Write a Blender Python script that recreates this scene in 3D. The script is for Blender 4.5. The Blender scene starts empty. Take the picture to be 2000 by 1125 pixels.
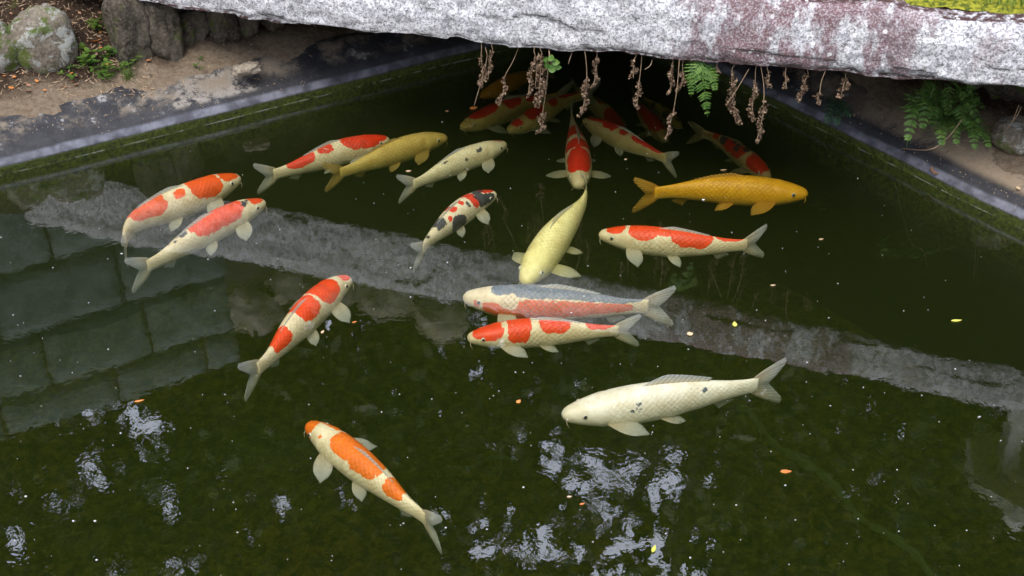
import bpy, math, random
import numpy as np
from mathutils import Vector, Matrix, noise

# ---------------------------------------------------------------- camera, world, sun, exposure
sc = bpy.context.scene
col = sc.collection
PITCH = math.radians(36.0); FPX = 2500.0; CAM_H = 2.4       # photo is 2000x1125
cam_data = bpy.data.cameras.new('camera')
cam_data.sensor_width = 36.0; cam_data.lens = 36.0 * FPX / 2000.0
cam_data.clip_start = 0.05; cam_data.clip_end = 400.0
cam = bpy.data.objects.new('camera', cam_data); col.objects.link(cam)
cam.location = (0, 0, CAM_H); cam.rotation_euler = (math.pi / 2 - PITCH, 0, 0)
sc.camera = cam

SUN_EL = math.radians(60); SUN_AZ = math.radians(205)        # compass style: 180 = behind the camera
world = bpy.data.worlds.new('World'); sc.world = world; world.use_nodes = True
wn = world.node_tree.nodes; wl = world.node_tree.links
sky = wn.new('ShaderNodeTexSky'); sky.sky_type = 'NISHITA'; sky.sun_disc = False
sky.sun_elevation = SUN_EL; sky.sun_rotation = SUN_AZ
sky.air_density = 1.0; sky.dust_density = 3.0; sky.ozone_density = 1.2
wn['Background'].inputs['Strength'].default_value = 0.15
veil = wn.new('ShaderNodeMix'); veil.data_type = 'RGBA'; veil.clamp_result = False     # bright high overcast over the blue
veil.inputs[0].default_value = 0.8; veil.inputs[7].default_value = (8.6, 9.1, 10.9, 1)
wl.new(sky.outputs['Color'], veil.inputs[6]); wl.new(veil.outputs[2], wn['Background'].inputs['Color'])

sd = bpy.data.lights.new('sun', 'SUN'); sd.energy = 1.5; sd.angle = math.radians(25); sd.color = (1.0, 0.94, 0.84)
sun = bpy.data.objects.new('sun', sd); col.objects.link(sun)
sdir = Vector((math.sin(SUN_AZ) * math.cos(SUN_EL), math.cos(SUN_AZ) * math.cos(SUN_EL), math.sin(SUN_EL)))
sun.rotation_euler = sdir.to_track_quat('Z', 'Y').to_euler()
sun.location = sdir * 20

vs = sc.view_settings
vs.view_transform = 'Standard'; vs.look = 'None'; vs.exposure = 1.1; vs.gamma = 1.0; vs.use_curve_mapping = False
sc.cycles.use_denoising = True
sc.cycles.max_bounces = 8; sc.cycles.diffuse_bounces = 3; sc.cycles.glossy_bounces = 3
sc.cycles.transparent_max_bounces = 12; sc.cycles.volume_bounces = 1

# ---------------------------------------------------------------- helpers
CP, SP = math.cos(PITCH), math.sin(PITCH)
def ray(px, py):
    u = (px - 1000) / FPX; v = -(py - 562.5) / FPX
    return Vector((u, CP + v * SP, -SP + v * CP))
def at_z(px, py, z):
    d = ray(px, py); t = (z - CAM_H) / d.z
    return Vector((d.x * t, d.y * t, z))
BA, BB = 4.115, -0.3114                                     # bridge front plane: y = BA + BB x
def at_front(px, py, back=0.0):
    d = ray(px, py); t = (BA + back) / (d.y - BB * d.x)
    return Vector((d.x * t, d.y * t, CAM_H + d.z * t))
def project(x, y, z):
    zz = z - CAM_H; dep = y * CP - zz * SP
    return 1000 + FPX * x / dep, 562.5 - FPX * (y * SP + zz * CP) / dep
def lerp(a, b, t): return a + (b - a) * t
def interp(x, pts):
    if x <= pts[0][0]: return pts[0][1]
    for (x0, y0), (x1, y1) in zip(pts, pts[1:]):
        if x <= x1: return y0 + (y1 - y0) * (x - x0) / (x1 - x0)
    return pts[-1][1]
def sstep(a, b, x):
    t = min(1, max(0, (x - a) / (b - a))); return t * t * (3 - 2 * t)
def fbm(p, octs=4):
    return noise.fractal(p, 0.9, 2.1, octs)

def mesh(name, verts, faces, mat=None, parent=None, smooth=True, mats=None, fmat=None):
    me = bpy.data.meshes.new(name)
    me.from_pydata([tuple(v) for v in verts], [], faces)
    if mat: me.materials.append(mat)
    if mats:
        for m in mats: me.materials.append(m)
    if fmat is not None: me.polygons.foreach_set('material_index', fmat)
    if smooth: me.polygons.foreach_set('use_smooth', [True] * len(me.polygons))
    me.update()
    o = bpy.data.objects.new(name, me); col.objects.link(o)
    if parent: o.parent = parent
    return o
def empty(name, loc=(0, 0, 0)):
    o = bpy.data.objects.new(name, None); col.objects.link(o); o.location = loc
    o.empty_display_size = 0.1
    return o
def tag(o, label=None, cat=None, group=None, kind=None):
    if label: o['label'] = label
    if cat: o['category'] = cat
    if group: o['group'] = group
    if kind: o['kind'] = kind
    return o
def tube(path, radii, n=8):
    """verts, faces of a tapered tube along a list of points"""
    V, F = [], []
    up = Vector((0.13, 0.21, 0.97))
    for i, p in enumerate(path):
        a = path[max(0, i - 1)]; b = path[min(len(path) - 1, i + 1)]
        d = (Vector(b) - Vector(a)).normalized()
        s = d.cross(up)
        if s.length < 1e-3: s = d.cross(Vector((1, 0, 0)))
        s.normalize(); t = s.cross(d)
        for k in range(n):
            an = 2 * math.pi * k / n
            V.append(Vector(p) + (s * math.cos(an) + t * math.sin(an)) * radii[i])
    for i in range(len(path) - 1):
        for k in range(n):
            F.append((i * n + k, i * n + (k + 1) % n, (i + 1) * n + (k + 1) % n, (i + 1) * n + k))
    F.append(tuple(range(n))[::-1]); F.append(tuple(range((len(path) - 1) * n, len(path) * n)))
    return V, F
class MB:
    def __init__(s): s.v = []; s.f = []
    def add(s, V, F):
        k = len(s.v); s.v += list(V); s.f += [tuple(i + k for i in f) for f in F]; return s
    def build(s, name, mat, parent=None, smooth=True): return mesh(name, s.v, s.f, mat, parent, smooth)
def box(cx, cy, cz, sx, sy, sz, rz=0.0, bev=0.0):
    V = []
    for z in (-1, 1):
        for x, y in ((-1, -1), (1, -1), (1, 1), (-1, 1)):
            X, Y = x * sx / 2, y * sy / 2
            V.append((cx + X * math.cos(rz) - Y * math.sin(rz), cy + X * math.sin(rz) + Y * math.cos(rz), cz + z * sz / 2))
    return V, [(3, 2, 1, 0), (4, 5, 6, 7), (0, 1, 5, 4), (1, 2, 6, 5), (2, 3, 7, 6), (3, 0, 4, 7)]

# ---------------------------------------------------------------- material helpers
class NT:
    def __init__(s, name):
        s.m = bpy.data.materials.new(name); s.m.use_nodes = True
        s.t = s.m.node_tree; s.t.nodes.clear()
        s.out = s.t.nodes.new('ShaderNodeOutputMaterial')
    def n(s, typ, **kw):
        nd = s.t.nodes.new(typ)
        for k, v in kw.items(): setattr(nd, k, v)
        return nd
    def l(s, a, b): s.t.links.new(a, b)
    def val(s, sock, v):
        if hasattr(v, 'is_output'): s.l(v, sock)
        else: sock.default_value = v
    def math(s, op, a, b=0.0, c=0.0, clamp=False):
        nd = s.n('ShaderNodeMath', operation=op, use_clamp=clamp)
        s.val(nd.inputs[0], a); s.val(nd.inputs[1], b); s.val(nd.inputs[2], c)
        return nd.outputs[0]
    def mix(s, f, a, b, blend='MIX'):
        nd = s.n('ShaderNodeMix', data_type='RGBA', blend_type=blend)
        s.val(nd.inputs[0], f)
        for sock, v in ((nd.inputs[6], a), (nd.inputs[7], b)):
            if hasattr(v, 'is_output'): s.l(v, sock)
            else: sock.default_value = (*v, 1) if len(v) == 3 else v
        return nd.outputs[2]
    def noise(s, vec, scale, detail=4, rough=0.55, dim='3D', dist=0.0):
        nd = s.n('ShaderNodeTexNoise', noise_dimensions=dim)
        if vec is not None: s.l(vec, nd.inputs['Vector'])
        nd.inputs['Scale'].default_value = scale; nd.inputs['Detail'].default_value = detail
        nd.inputs['Roughness'].default_value = rough; nd.inputs['Distortion'].default_value = dist
        return nd.outputs['Fac']
    def voro(s, vec, scale, feature='F1', rand=1.0, dim='3D'):
        nd = s.n('ShaderNodeTexVoronoi', feature=feature, voronoi_dimensions=dim)
        s.l(vec, nd.inputs['Vector']); nd.inputs['Scale'].default_value = scale
        nd.inputs['Randomness'].default_value = rand
        return nd
    def ramp(s, x, lo, hi, a=0.0, b=1.0):
        nd = s.n('ShaderNodeMapRange', interpolation_type='SMOOTHSTEP')
        s.val(nd.inputs[0], x); nd.inputs[1].default_value = lo; nd.inputs[2].default_value = hi
        nd.inputs[3].default_value = a; nd.inputs[4].default_value = b
        return nd.outputs[0]
    def attr(s, name):
        return s.n('ShaderNodeAttribute', attribute_name=name).outputs['Fac']
    def obj(s): return s.n('ShaderNodeTexCoord').outputs['Object']
    def pos(s): return s.n('ShaderNodeNewGeometry').outputs['Position']
    def sep(s, v):
        nd = s.n('ShaderNodeSeparateXYZ'); s.l(v, nd.inputs[0]); return nd.outputs
    def bump(s, h, strength=0.3, dist=0.01, normal=None):
        nd = s.n('ShaderNodeBump'); s.l(h, nd.inputs['Height'])
        nd.inputs['Strength'].default_value = strength; nd.inputs['Distance'].default_value = dist
        if normal is not None: s.l(normal, nd.inputs['Normal'])
        return nd.outputs[0]
    def bsdf(s, color, rough=0.7, normal=None, spec=0.3, **kw):
        nd = s.n('ShaderNodeBsdfPrincipled')
        if hasattr(color, 'is_output'): s.l(color, nd.inputs['Base Color'])
        else: nd.inputs['Base Color'].default_value = (*color, 1)
        s.val(nd.inputs['Roughness'], rough); nd.inputs['Specular IOR Level'].default_value = spec
        if normal is not None: s.l(normal, nd.inputs['Normal'])
        return nd.outputs[0]
    def done(s, shader): s.l(shader, s.out.inputs['Surface']); return s.m

def rock_mat(name, ca, cb, lichen=0.0, moss=0.0, scale=1.0):
    t = NT(name); p = t.pos()
    n1 = t.noise(p, 9 * scale, 6, 0.65); n2 = t.noise(p, 70 * scale, 4, 0.7)
    c = t.mix(t.ramp(n1, 0.35, 0.66), ca, cb)
    c = t.mix(t.ramp(n2, 0.42, 0.7, 0.0, 0.6), c, tuple(min(1, x * 1.7 + .02) for x in cb))
    c = t.mix(t.ramp(t.noise(p, 220, 3, 0.8), 0.56, 0.7, 0, 0.55), c, tuple(x * 0.25 for x in ca))
    if lichen:
        v = t.noise(p, 16, 5, 0.7, dist=0.6)
        c = t.mix(t.ramp(v, 0.60 - 0.12 * lichen, 0.66 - 0.12 * lichen, 0, 0.85), c, (0.30, 0.31, 0.28))
    if moss:
        v = t.noise(p, 13, 6, 0.7)
        c = t.mix(t.ramp(v, 0.60 - 0.14 * moss, 0.70 - 0.14 * moss, 0, 0.9), c, (0.06, 0.085, 0.012))
    h = t.math('ADD', t.noise(p, 40 * scale, 8, 0.7), t.math('MULTIPLY', n2, 0.5))
    return t.done(t.bsdf(c, 0.9, t.bump(h, 0.7, 0.012), 0.15))
M = {}
M['boulder'] = rock_mat('weathered boulder stone', (0.09, 0.075, 0.056), (0.165, 0.142, 0.108), 0.6, 0.6)
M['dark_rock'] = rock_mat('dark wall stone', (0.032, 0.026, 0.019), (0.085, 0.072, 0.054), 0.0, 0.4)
M['tan_rock'] = rock_mat('tan chip stone', (0.16, 0.135, 0.10), (0.25, 0.215, 0.165), 0.0, 0.0)
M['ashlar'] = rock_mat('grey ashlar stone', (0.06, 0.076, 0.076), (0.15, 0.178, 0.175), 0.0, 0.0)
M['far_stone'] = rock_mat('pale far stone', (0.26, 0.23, 0.18), (0.42, 0.38, 0.31), 0.0, 0.3)
M['lantern'] = rock_mat('lantern granite', (0.34, 0.34, 0.32), (0.5, 0.5, 0.47), 0.4, 0.2)

# granite of the bridge slab
t = NT('bridge granite'); p = t.pos(); X, Y, Z = t.sep(p)
n1 = t.noise(p, 5, 6, 0.65); fine = t.noise(p, 150, 5, 0.75); mid = t.noise(p, 38, 6, 0.7)
c = t.mix(t.ramp(n1, 0.3, 0.7), (0.60, 0.60, 0.62), (0.76, 0.755, 0.765))
c = t.mix(t.ramp(t.noise(p, 17, 5, 0.7), 0.54, 0.66, 0, 0.35), c, (0.33, 0.325, 0.335))
gr = t.noise(p, 95, 3, 0.65)
c = t.mix(t.ramp(gr, 0.50, 0.60, 0, 0.75), c, (0.20, 0.20, 0.215))
c = t.mix(t.ramp(mid, 0.48, 0.60, 0, 0.72), c, (0.27, 0.27, 0.29))
c = t.mix(t.ramp(fine, 0.53, 0.63, 0, 0.85), c, (0.06, 0.06, 0.065))
c = t.mix(t.ramp(fine, 0.46, 0.34, 0, 0.6), c, (0.78, 0.78, 0.80))
# maroon algae streaks towards the right-hand end
vs_ = t.n('ShaderNodeMapping'); t.l(p, vs_.inputs['Vector']); vs_.inputs['Scale'].default_value = (1, 1, 0.35)
st = t.noise(vs_.outputs[0], 7.5, 5, 0.65)
gate = t.math('MULTIPLY', t.ramp(X, 0.22, 0.75), t.ramp(X, 1.75, 1.05, 0.25, 1.0))
mar = t.math('MULTIPLY', t.ramp(t.math('ADD', st, t.math('MULTIPLY', gate, 0.16)), 0.57, 0.67), gate, clamp=True)
mar = t.math('MULTIPLY', mar, t.ramp(fine, 0.40, 0.54, 0.5, 0.92))
c = t.mix(mar, c, (0.155, 0.078, 0.085))
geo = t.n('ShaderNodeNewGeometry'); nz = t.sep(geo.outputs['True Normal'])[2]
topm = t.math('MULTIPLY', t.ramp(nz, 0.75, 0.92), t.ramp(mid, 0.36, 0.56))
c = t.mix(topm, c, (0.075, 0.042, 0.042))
vo = t.voro(p, 38); vr = t.sep(vo.outputs['Color'])[0]
spot = t.math('MULTIPLY', t.math('LESS_THAN', t.math('ADD', vo.outputs['Distance'], t.math('MULTIPLY', mid, 0.25)), t.math('MULTIPLY', vr, 0.42)), t.math('GREATER_THAN', vr, 0.80))
c = t.mix(t.math('MULTIPLY', spot, 0.75), c, (0.76, 0.76, 0.75))
mc = t.n('ShaderNodeMapping'); t.l(p, mc.inputs['Vector']); mc.inputs['Scale'].default_value = (1.0, 1.0, 3.2)
crk = t.math('ABSOLUTE', t.math('SUBTRACT', t.noise(mc.outputs[0], 3.2, 5, 0.62), 0.5))
crm = t.math('MULTIPLY', t.ramp(crk, 0.006, 0.001), t.ramp(t.noise(p, 4.5, 2, 0.5), 0.54, 0.60))
c = t.mix(t.math('MULTIPLY', crm, 0.85), c, (0.09, 0.085, 0.07))
yl = t.noise(p, 22, 4, 0.7)
c = t.mix(t.ramp(yl, 0.69, 0.74, 0, 0.75), c, (0.22, 0.17, 0.03))
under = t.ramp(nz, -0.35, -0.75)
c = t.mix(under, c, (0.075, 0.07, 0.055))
h = t.math('ADD', t.math('MULTIPLY', mid, 0.8), t.math('MULTIPLY', fine, 0.45))
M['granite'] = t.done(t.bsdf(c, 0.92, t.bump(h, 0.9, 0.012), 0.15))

# soil: litter-brown on the slopes, pale dry silt beside the liner (attribute d = metres from the pond edge)
t = NT('soil'); p = t.pos(); d = t.attr('d')
n1 = t.noise(p, 6, 6, 0.6); n2 = t.noise(p, 55, 6, 0.75); n3 = t.noise(p, 240, 3, 0.8)
dd = t.math('ADD', d, t.math('MULTIPLY', t.math('SUBTRACT', n1, 0.5), 0.25))
silt = t.mix(t.ramp(n2, 0.35, 0.65), (0.16, 0.118, 0.078), (0.25, 0.195, 0.138))
litter = t.mix(t.ramp(n2, 0.35, 0.65), (0.022, 0.014, 0.009), (0.062, 0.040, 0.025))
c = t.mix(t.ramp(dd, 0.22, 0.34), silt, litter)
c = t.mix(t.ramp(n3, 0.58, 0.68, 0, 0.6), c, (0.20, 0.16, 0.12))
c = t.mix(t.ramp(n3, 0.42, 0.32, 0, 0.6), c, (0.03, 0.02, 0.013))
c = t.mix(t.ramp(t.noise(p, 8, 5, 0.7), 0.60, 0.70, 0, 0.7), c, (0.07, 0.075, 0.02))
far = t.ramp(d, 1.2, 2.0)
c = t.mix(far, c, t.mix(n2, (0.03, 0.05, 0.012), (0.07, 0.09, 0.025)))
M['soil'] = t.done(t.bsdf(c, 0.95, t.bump(t.math('ADD', n2, n3), 0.8, 0.012), 0.1))

# pond liner: black rubber, worn rim with its grey-blue bevel highlight painted in, moss below the lip
t = NT('pond liner rubber'); p = t.pos(); X, Y, Z = t.sep(p); d = t.attr('d')
n1 = t.noise(p, 11, 6, 0.7); n2 = t.noise(p, 60, 5, 0.7); n3 = t.noise(p, 260, 3, 0.8)
rub = t.mix(t.ramp(n1, 0.35, 0.7), (0.014, 0.0145, 0.017), (0.035, 0.0355, 0.040))
rim_sheen = t.math('MULTIPLY', t.ramp(d, 0.017, 0.008), t.math('MULTIPLY', t.ramp(Z, 0.034, 0.044), t.ramp(t.noise(p, 4, 4, 0.6), 0.28, 0.55, 0.25, 1.0)))
rim = t.mix(t.ramp(t.noise(p, 16, 3, 0.5), 0.35, 0.7), (0.055, 0.058, 0.072), (0.15, 0.156, 0.185))
c = t.mix(rim_sheen, rub, rim)
vd = t.n('ShaderNodeVectorMath', operation='DISTANCE'); t.l(p, vd.inputs[0]); vd.inputs[1].default_value = tuple(at_z(405, 176, 0.12))
patch = t.math('MULTIPLY', t.math('MULTIPLY', t.ramp(d, 0.02, 0.035), t.ramp(t.noise(p, 24, 6, 0.75), 0.40, 0.52)), 1.0)
patch = t.math('MULTIPLY', patch, t.ramp(t.math('ADD', vd.outputs['Value'], t.math('MULTIPLY', t.math('SUBTRACT', n1, 0.5), 0.55)), 0.20, 0.12))
c = t.mix(t.math('MULTIPLY', patch, t.ramp(n2, 0.3, 0.5, 0.5, 0.9)), c, (0.24, 0.215, 0.185))
scale = t.math('MULTIPLY', t.ramp(n1, 0.60, 0.66), t.ramp(d, 0.01, 0.05))
c = t.mix(t.math('MULTIPLY', scale, t.ramp(n2, 0.35, 0.5, 0.3, 0.9)), c, (0.27, 0.265, 0.26))
c = t.mix(t.math('MULTIPLY', t.ramp(t.noise(p, 7, 6, 0.7), 0.46, 0.62), t.ramp(d, 0.03, 0.10)), c, (0.17, 0.14, 0.105))
rs_ = t.math('MULTIPLY', t.math('MULTIPLY', t.ramp(X, 1.15, 1.55), t.ramp(d, 0.035, 0.075)), t.ramp(t.noise(p, 9, 6, 0.7), 0.36, 0.48))
c = t.mix(rs_, c, t.mix(n2, (0.18, 0.135, 0.09), (0.30, 0.235, 0.165)))
moss = t.mix(t.ramp(n2, 0.3, 0.7), (0.010, 0.017, 0.002), (0.065, 0.088, 0.006))
mm = t.math('MULTIPLY', t.ramp(t.math('ADD', Z, t.math('MULTIPLY', t.math('SUBTRACT', n2, 0.5), 0.03)), 0.040, 0.032), t.ramp(Z, -0.3, -0.02))
c = t.mix(mm, c, moss)
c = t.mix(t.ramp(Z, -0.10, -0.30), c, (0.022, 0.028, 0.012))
line = t.math('MULTIPLY', t.math('LESS_THAN', t.math('ABSOLUTE', t.math('SUBTRACT', Z, 0.002)), 0.0010), t.ramp(n1, 0.46, 0.60))  # bright meniscus highlight painted in along the waterline
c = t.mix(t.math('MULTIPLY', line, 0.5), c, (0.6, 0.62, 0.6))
c = t.mix(t.ramp(n3, 0.66, 0.70, 0, 0.8), c, (0.4, 0.36, 0.3))
M['liner'] = t.done(t.bsdf(c, 0.62, t.bump(t.math('ADD', n2, t.math('MULTIPLY', n3, 0.5)), 0.6, 0.006), 0.35))

# pond floor: algae and silt
t = NT('algae silt'); p = t.pos()
n1 = t.noise(p, 1.3, 5, 0.6); n2 = t.noise(p, 30, 7, 0.75, dist=0.8); n3 = t.noise(p, 95, 3, 0.8)
c = t.mix(t.ramp(n1, 0.3, 0.7), (0.15, 0.19, 0.026), (0.27, 0.205, 0.036))
c = t.mix(t.ramp(n2, 0.38, 0.66), tuple(x * 0.3 for x in (0.055, 0.085, 0.018)), c)
c = t.mix(t.ramp(n3, 0.60, 0.70, 0, 0.9), c, (0.42, 0.46, 0.18))
M['floor'] = t.done(t.bsdf(c, 1.0, t.bump(n2, 0.8, 0.02), 0.0))
t = NT('pale silted fold'); p = t.pos(); n2 = t.noise(p, 30, 6, 0.7)
M['fold'] = t.done(t.bsdf(t.mix(n2, (0.10, 0.14, 0.09), (0.19, 0.24, 0.20)), 0.95, None, 0.0))

# water: clear surface with a mirror share, green murk inside
t = NT('pond water'); p = t.pos()
mp = t.n('ShaderNodeMapping'); t.l(p, mp.inputs['Vector']); mp.inputs['Scale'].default_value = (1, 1.0, 1)
r1 = t.noise(mp.outputs[0], 16, 3, 0.55, dist=0.7); r2 = t.noise(mp.outputs[0], 60, 2, 0.5); r0 = t.noise(mp.outputs[0], 3.0, 2, 0.5)
calm = t.ramp(t.noise(p, 1.1, 2, 0.5), 0.40, 0.66, 0.45, 1.3)
hh = t.math('MULTIPLY', calm, t.math('ADD', t.math('MULTIPLY', r1, 0.00022), t.math('ADD', t.math('MULTIPLY', r2, 0.00006), t.math('MULTIPLY', r0, 0.0005))))
b = t.n('ShaderNodeBump'); t.l(hh, b.inputs['Height']); b.inputs['Strength'].default_value = 1.0; b.inputs['Distance'].default_value = 1.0
fr = t.n('ShaderNodeFresnel'); bf = t.n('ShaderNodeNewGeometry').outputs['Backfacing']      # same share of mirror and clear from both sides (no refraction is traced)
t.l(t.math('ADD', 2.25, t.math('MULTIPLY', bf, 1 / 2.25 - 2.25)), fr.inputs['IOR']); t.l(b.outputs[0], fr.inputs['Normal'])
gl = t.n('ShaderNodeBsdfGlossy'); gl.inputs['Roughness'].default_value = 0.0; t.l(b.outputs[0], gl.inputs['Normal'])
tr = t.n('ShaderNodeBsdfTransparent')
ms = t.n('ShaderNodeMixShader'); t.l(fr.outputs[0], ms.inputs[0]); t.l(tr.outputs[0], ms.inputs[1]); t.l(gl.outputs[0], ms.inputs[2])
ab = t.n('ShaderNodeVolumeAbsorption'); ab.inputs['Color'].default_value = (0.40, 0.44, 0.05, 1); ab.inputs['Density'].default_value = 2.1
vsn = t.n('ShaderNodeVolumeScatter'); vsn.inputs['Color'].default_value = (0.46, 0.66, 0.18, 1); vsn.inputs['Density'].default_value = 0.24; vsn.inputs['Anisotropy'].default_value = 0.3
ad = t.n('ShaderNodeAddShader'); t.l(ab.outputs[0], ad.inputs[0]); t.l(vsn.outputs[0], ad.inputs[1])
t.l(ms.outputs[0], t.out.inputs['Surface']); t.l(ad.outputs[0], t.out.inputs['Volume'])
M['water'] = t.m

def leaf_mat(name, ca, cb, trans=0.3, rough=0.55):
    t = NT(name); p = t.pos()
    c = t.mix(t.ramp(t.noise(p, 60 if ('fern' in name or 'dry' in name or 'moss' in name) else 14, 4, 0.7), 0.36, 0.64), ca, cb)
    s = t.bsdf(c, rough, None, 0.3)
    tl = t.n('ShaderNodeBsdfTranslucent'); t.l(c, tl.inputs['Color'])
    ms = t.n('ShaderNodeMixShader'); ms.inputs[0].default_value = trans
    t.l(s, ms.inputs[1]); t.l(tl.outputs[0], ms.inputs[2])
    return t.done(ms.outputs[0])
M['fern'] = leaf_mat('fern green', (0.03, 0.085, 0.012), (0.11, 0.20, 0.035), 0.2)
M['fern_dark'] = leaf_mat('fern dark green', (0.016, 0.05, 0.02), (0.04, 0.095, 0.04), 0.15)
M['weed'] = leaf_mat('weed green', (0.035, 0.09, 0.012), (0.09, 0.15, 0.02), 0.25)
M['tree_leaf'] = leaf_mat('tree leaf', (0.02, 0.035, 0.010), (0.045, 0.065, 0.018), 0.12)
M['grass'] = leaf_mat('bridge grass', (0.10, 0.17, 0.02), (0.22, 0.28, 0.04), 0.3)
M['moss'] = leaf_mat('moss cushion', (0.05, 0.07, 0.006), (0.26, 0.25, 0.02), 0.05, 0.95)
M['dry'] = leaf_mat('dry curled fern', (0.075, 0.042, 0.022), (0.27, 0.19, 0.125), 0.1, 0.8)
M['dry_stem'] = leaf_mat('dry stem', (0.20, 0.13, 0.08), (0.34, 0.25, 0.16), 0.0, 0.8)
M['leaf_orange'] = leaf_mat('fallen leaf orange', (0.48, 0.16, 0.04), (0.62, 0.26, 0.07), 0.15)
M['leaf_yellow'] = leaf_mat('fallen leaf yellow', (0.50, 0.52, 0.08), (0.62, 0.58, 0.12), 0.15)
M['leaf_tan'] = leaf_mat('fallen leaf tan', (0.52, 0.36, 0.20), (0.66, 0.50, 0.30), 0.15)
M['leaf_brown'] = leaf_mat('fallen leaf brown', (0.20, 0.10, 0.055), (0.34, 0.19, 0.11), 0.1)
M['speck'] = leaf_mat('pale flakes', (0.55, 0.55, 0.48), (0.8, 0.8, 0.74), 0.1)
t = NT('tree bark'); p = t.pos()
M['bark'] = t.done(t.bsdf(t.mix(t.noise(p, 20, 5, 0.7), (0.05, 0.04, 0.03), (0.12, 0.10, 0.08)), 0.9))

# ---------------------------------------------------------------- pond outline, ground, liner, floor, water
L0 = Vector((-1.86, 3.99)); LD = Vector((0.868, 0.497)).normalized()
R1 = Vector((1.74, 3.64)); RD = Vector((-0.62, 0.784)).normalized()
def isect(p, d, q, e):
    k = ((q.x - p.x) * e.y - (q.y - p.y) * e.x) / (d.x * e.y - d.y * e.x)
    return p + d * k
CORNER = isect(L0, LD, R1, RD)
PA = L0 - LD * 3.0
NEAR_Y = 0.7
PN1 = Vector((PA.x, NEAR_Y)); PN2 = isect(R1, RD, Vector((0, NEAR_Y)), Vector((1, 0)))
POND = [PA, PN1, PN2, CORNER]                                # counter-clockwise
def offset_poly(d):
    n = len(POND); res = []
    for i in range(n):
        a, b, c_ = POND[i - 1], POND[i], POND[(i + 1) % n]
        d1 = (b - a).normalized(); d2 = (c_ - b).normalized()
        n1 = Vector((d1.y, -d1.x)); n2 = Vector((d2.y, -d2.x))
        res.append(isect(b + n1 * d, d1, b + n2 * d, d2))
    return res
SEG = [int((POND[(i + 1) % 4] - POND[i]).length / 0.035) for i in range(4)]
def ring(d):
    P = offset_poly(d); res = []
    for i in range(4):
        a, b = P[i], P[(i + 1) % 4]
        for k in range(SEG[i]): res.append(a.lerp(b, k / SEG[i]))
    return res
def sweep(name, prof, mat, rough=0.0, seed=0):
    """prof: list of (d, z); skin of rings round the pond, d stored as attribute"""
    V, F, D = [], [], []
    N = sum(SEG)
    for (d, z) in prof:
        for q in ring(d):
            zz = z
            if rough:
                k = sstep(0.0, 0.3, d) if d > 0 else 0
                zz += rough * (0.25 + k) * fbm(Vector((q.x * 5, q.y * 5, seed)), 5) + rough * 1.2 * k * noise.noise(Vector((q.x * 2, q.y * 2, seed + 9)))
            V.append((q.x, q.y, zz)); D.append(d)
    for i in range(len(prof) - 1):
        for k in range(N):
            k2 = (k + 1) % N
            F.append((i * N + k, i * N + k2, (i + 1) * N + k2, (i + 1) * N + k))
    o = mesh(name, V, F, mat)
    a = o.data.attributes.new('d', 'FLOAT', 'POINT'); a.data.foreach_set('value', D)
    return o
GPROF = [(0.0, 0.03), (0.05, 0.078), (0.10, 0.105), (0.14, 0.125), (0.18, 0.142), (0.22, 0.155), (0.26, 0.168), (0.31, 0.188), (0.36, 0.21),
         (0.42, 0.245), (0.48, 0.29), (0.54, 0.345), (0.6, 0.40), (0.67, 0.47), (0.75, 0.55), (0.85, 0.65), (0.95, 0.72), (1.1, 0.78), (1.3, 0.82), (1.6, 0.85), (2.2, 0.86),
         (4, 0.87), (9, 0.9), (25, 0.95), (80, 1.0), (200, 1.0)]
def ground_z(d): return interp(d, GPROF)
tag(sweep('ground', GPROF, M['soil'], 0.022, 3), kind='structure')
LPROF = [(0.008, -1.0), (0.004, -0.6), (0.003, -0.2), (0.0, -0.02), (-0.002, 0.0), (-0.004, 0.022), (-0.008, 0.032), (-0.006, 0.040), (0.004, 0.052), (0.020, 0.072), (0.030, 0.083),
         (0.042, 0.090), (0.07, 0.101), (0.10, 0.114), (0.135, 0.128), (0.165, 0.138), (0.20, 0.142), (0.23, 0.13)]
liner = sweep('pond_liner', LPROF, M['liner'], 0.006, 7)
for v in liner.data.vertices:                                # slight wander of the folded rim
    if -0.1 < v.co.z < 0.2: w_ = noise.noise(Vector((v.co.x * 2.3, v.co.y * 2.3, 1))); v.co.z += 0.007 * w_; v.co.x += 0.007 * noise.noise(Vector((v.co.x * 4, v.co.y * 4, 5))); v.co.y += 0.007 * noise.noise(Vector((v.co.x * 4, v.co.y * 4, 8)))
tag(liner, 'black rubber pond liner with blue-grey highlight painted along its worn rim and mossy lip', 'pond liner')

V, F = [], []
nx, ny = 150, 90
for j in range(ny):
    for i in range(nx):
        x = lerp(PA.x - 0.3, PN2.x + 0.3, i / (nx - 1)); y = lerp(NEAR_Y - 0.3, CORNER.y + 0.3, j / (ny - 1))
        V.append((x, y, -0.76 + 0.035 * fbm(Vector((x * 2.2, y * 2.2, 4)), 5)))
for j in range(ny - 1):
    for i in range(nx - 1): F.append((j * nx + i, j * nx + i + 1, (j + 1) * nx + i + 1, (j + 1) * nx + i))
tag(mesh('pond_floor', V, F, M['floor']), kind='structure')

W = offset_poly(0.004)
V = [(q.x, q.y, 0.0) for q in W] + [(q.x, q.y, -0.9) for q in W]
F = [(0, 1, 2, 3), (7, 6, 5, 4)] + [(i, i + 4, (i + 1) % 4 + 4, (i + 1) % 4) for i in range(4)]
tag(mesh('water', V, F, M['water'], smooth=False), kind='structure')

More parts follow.
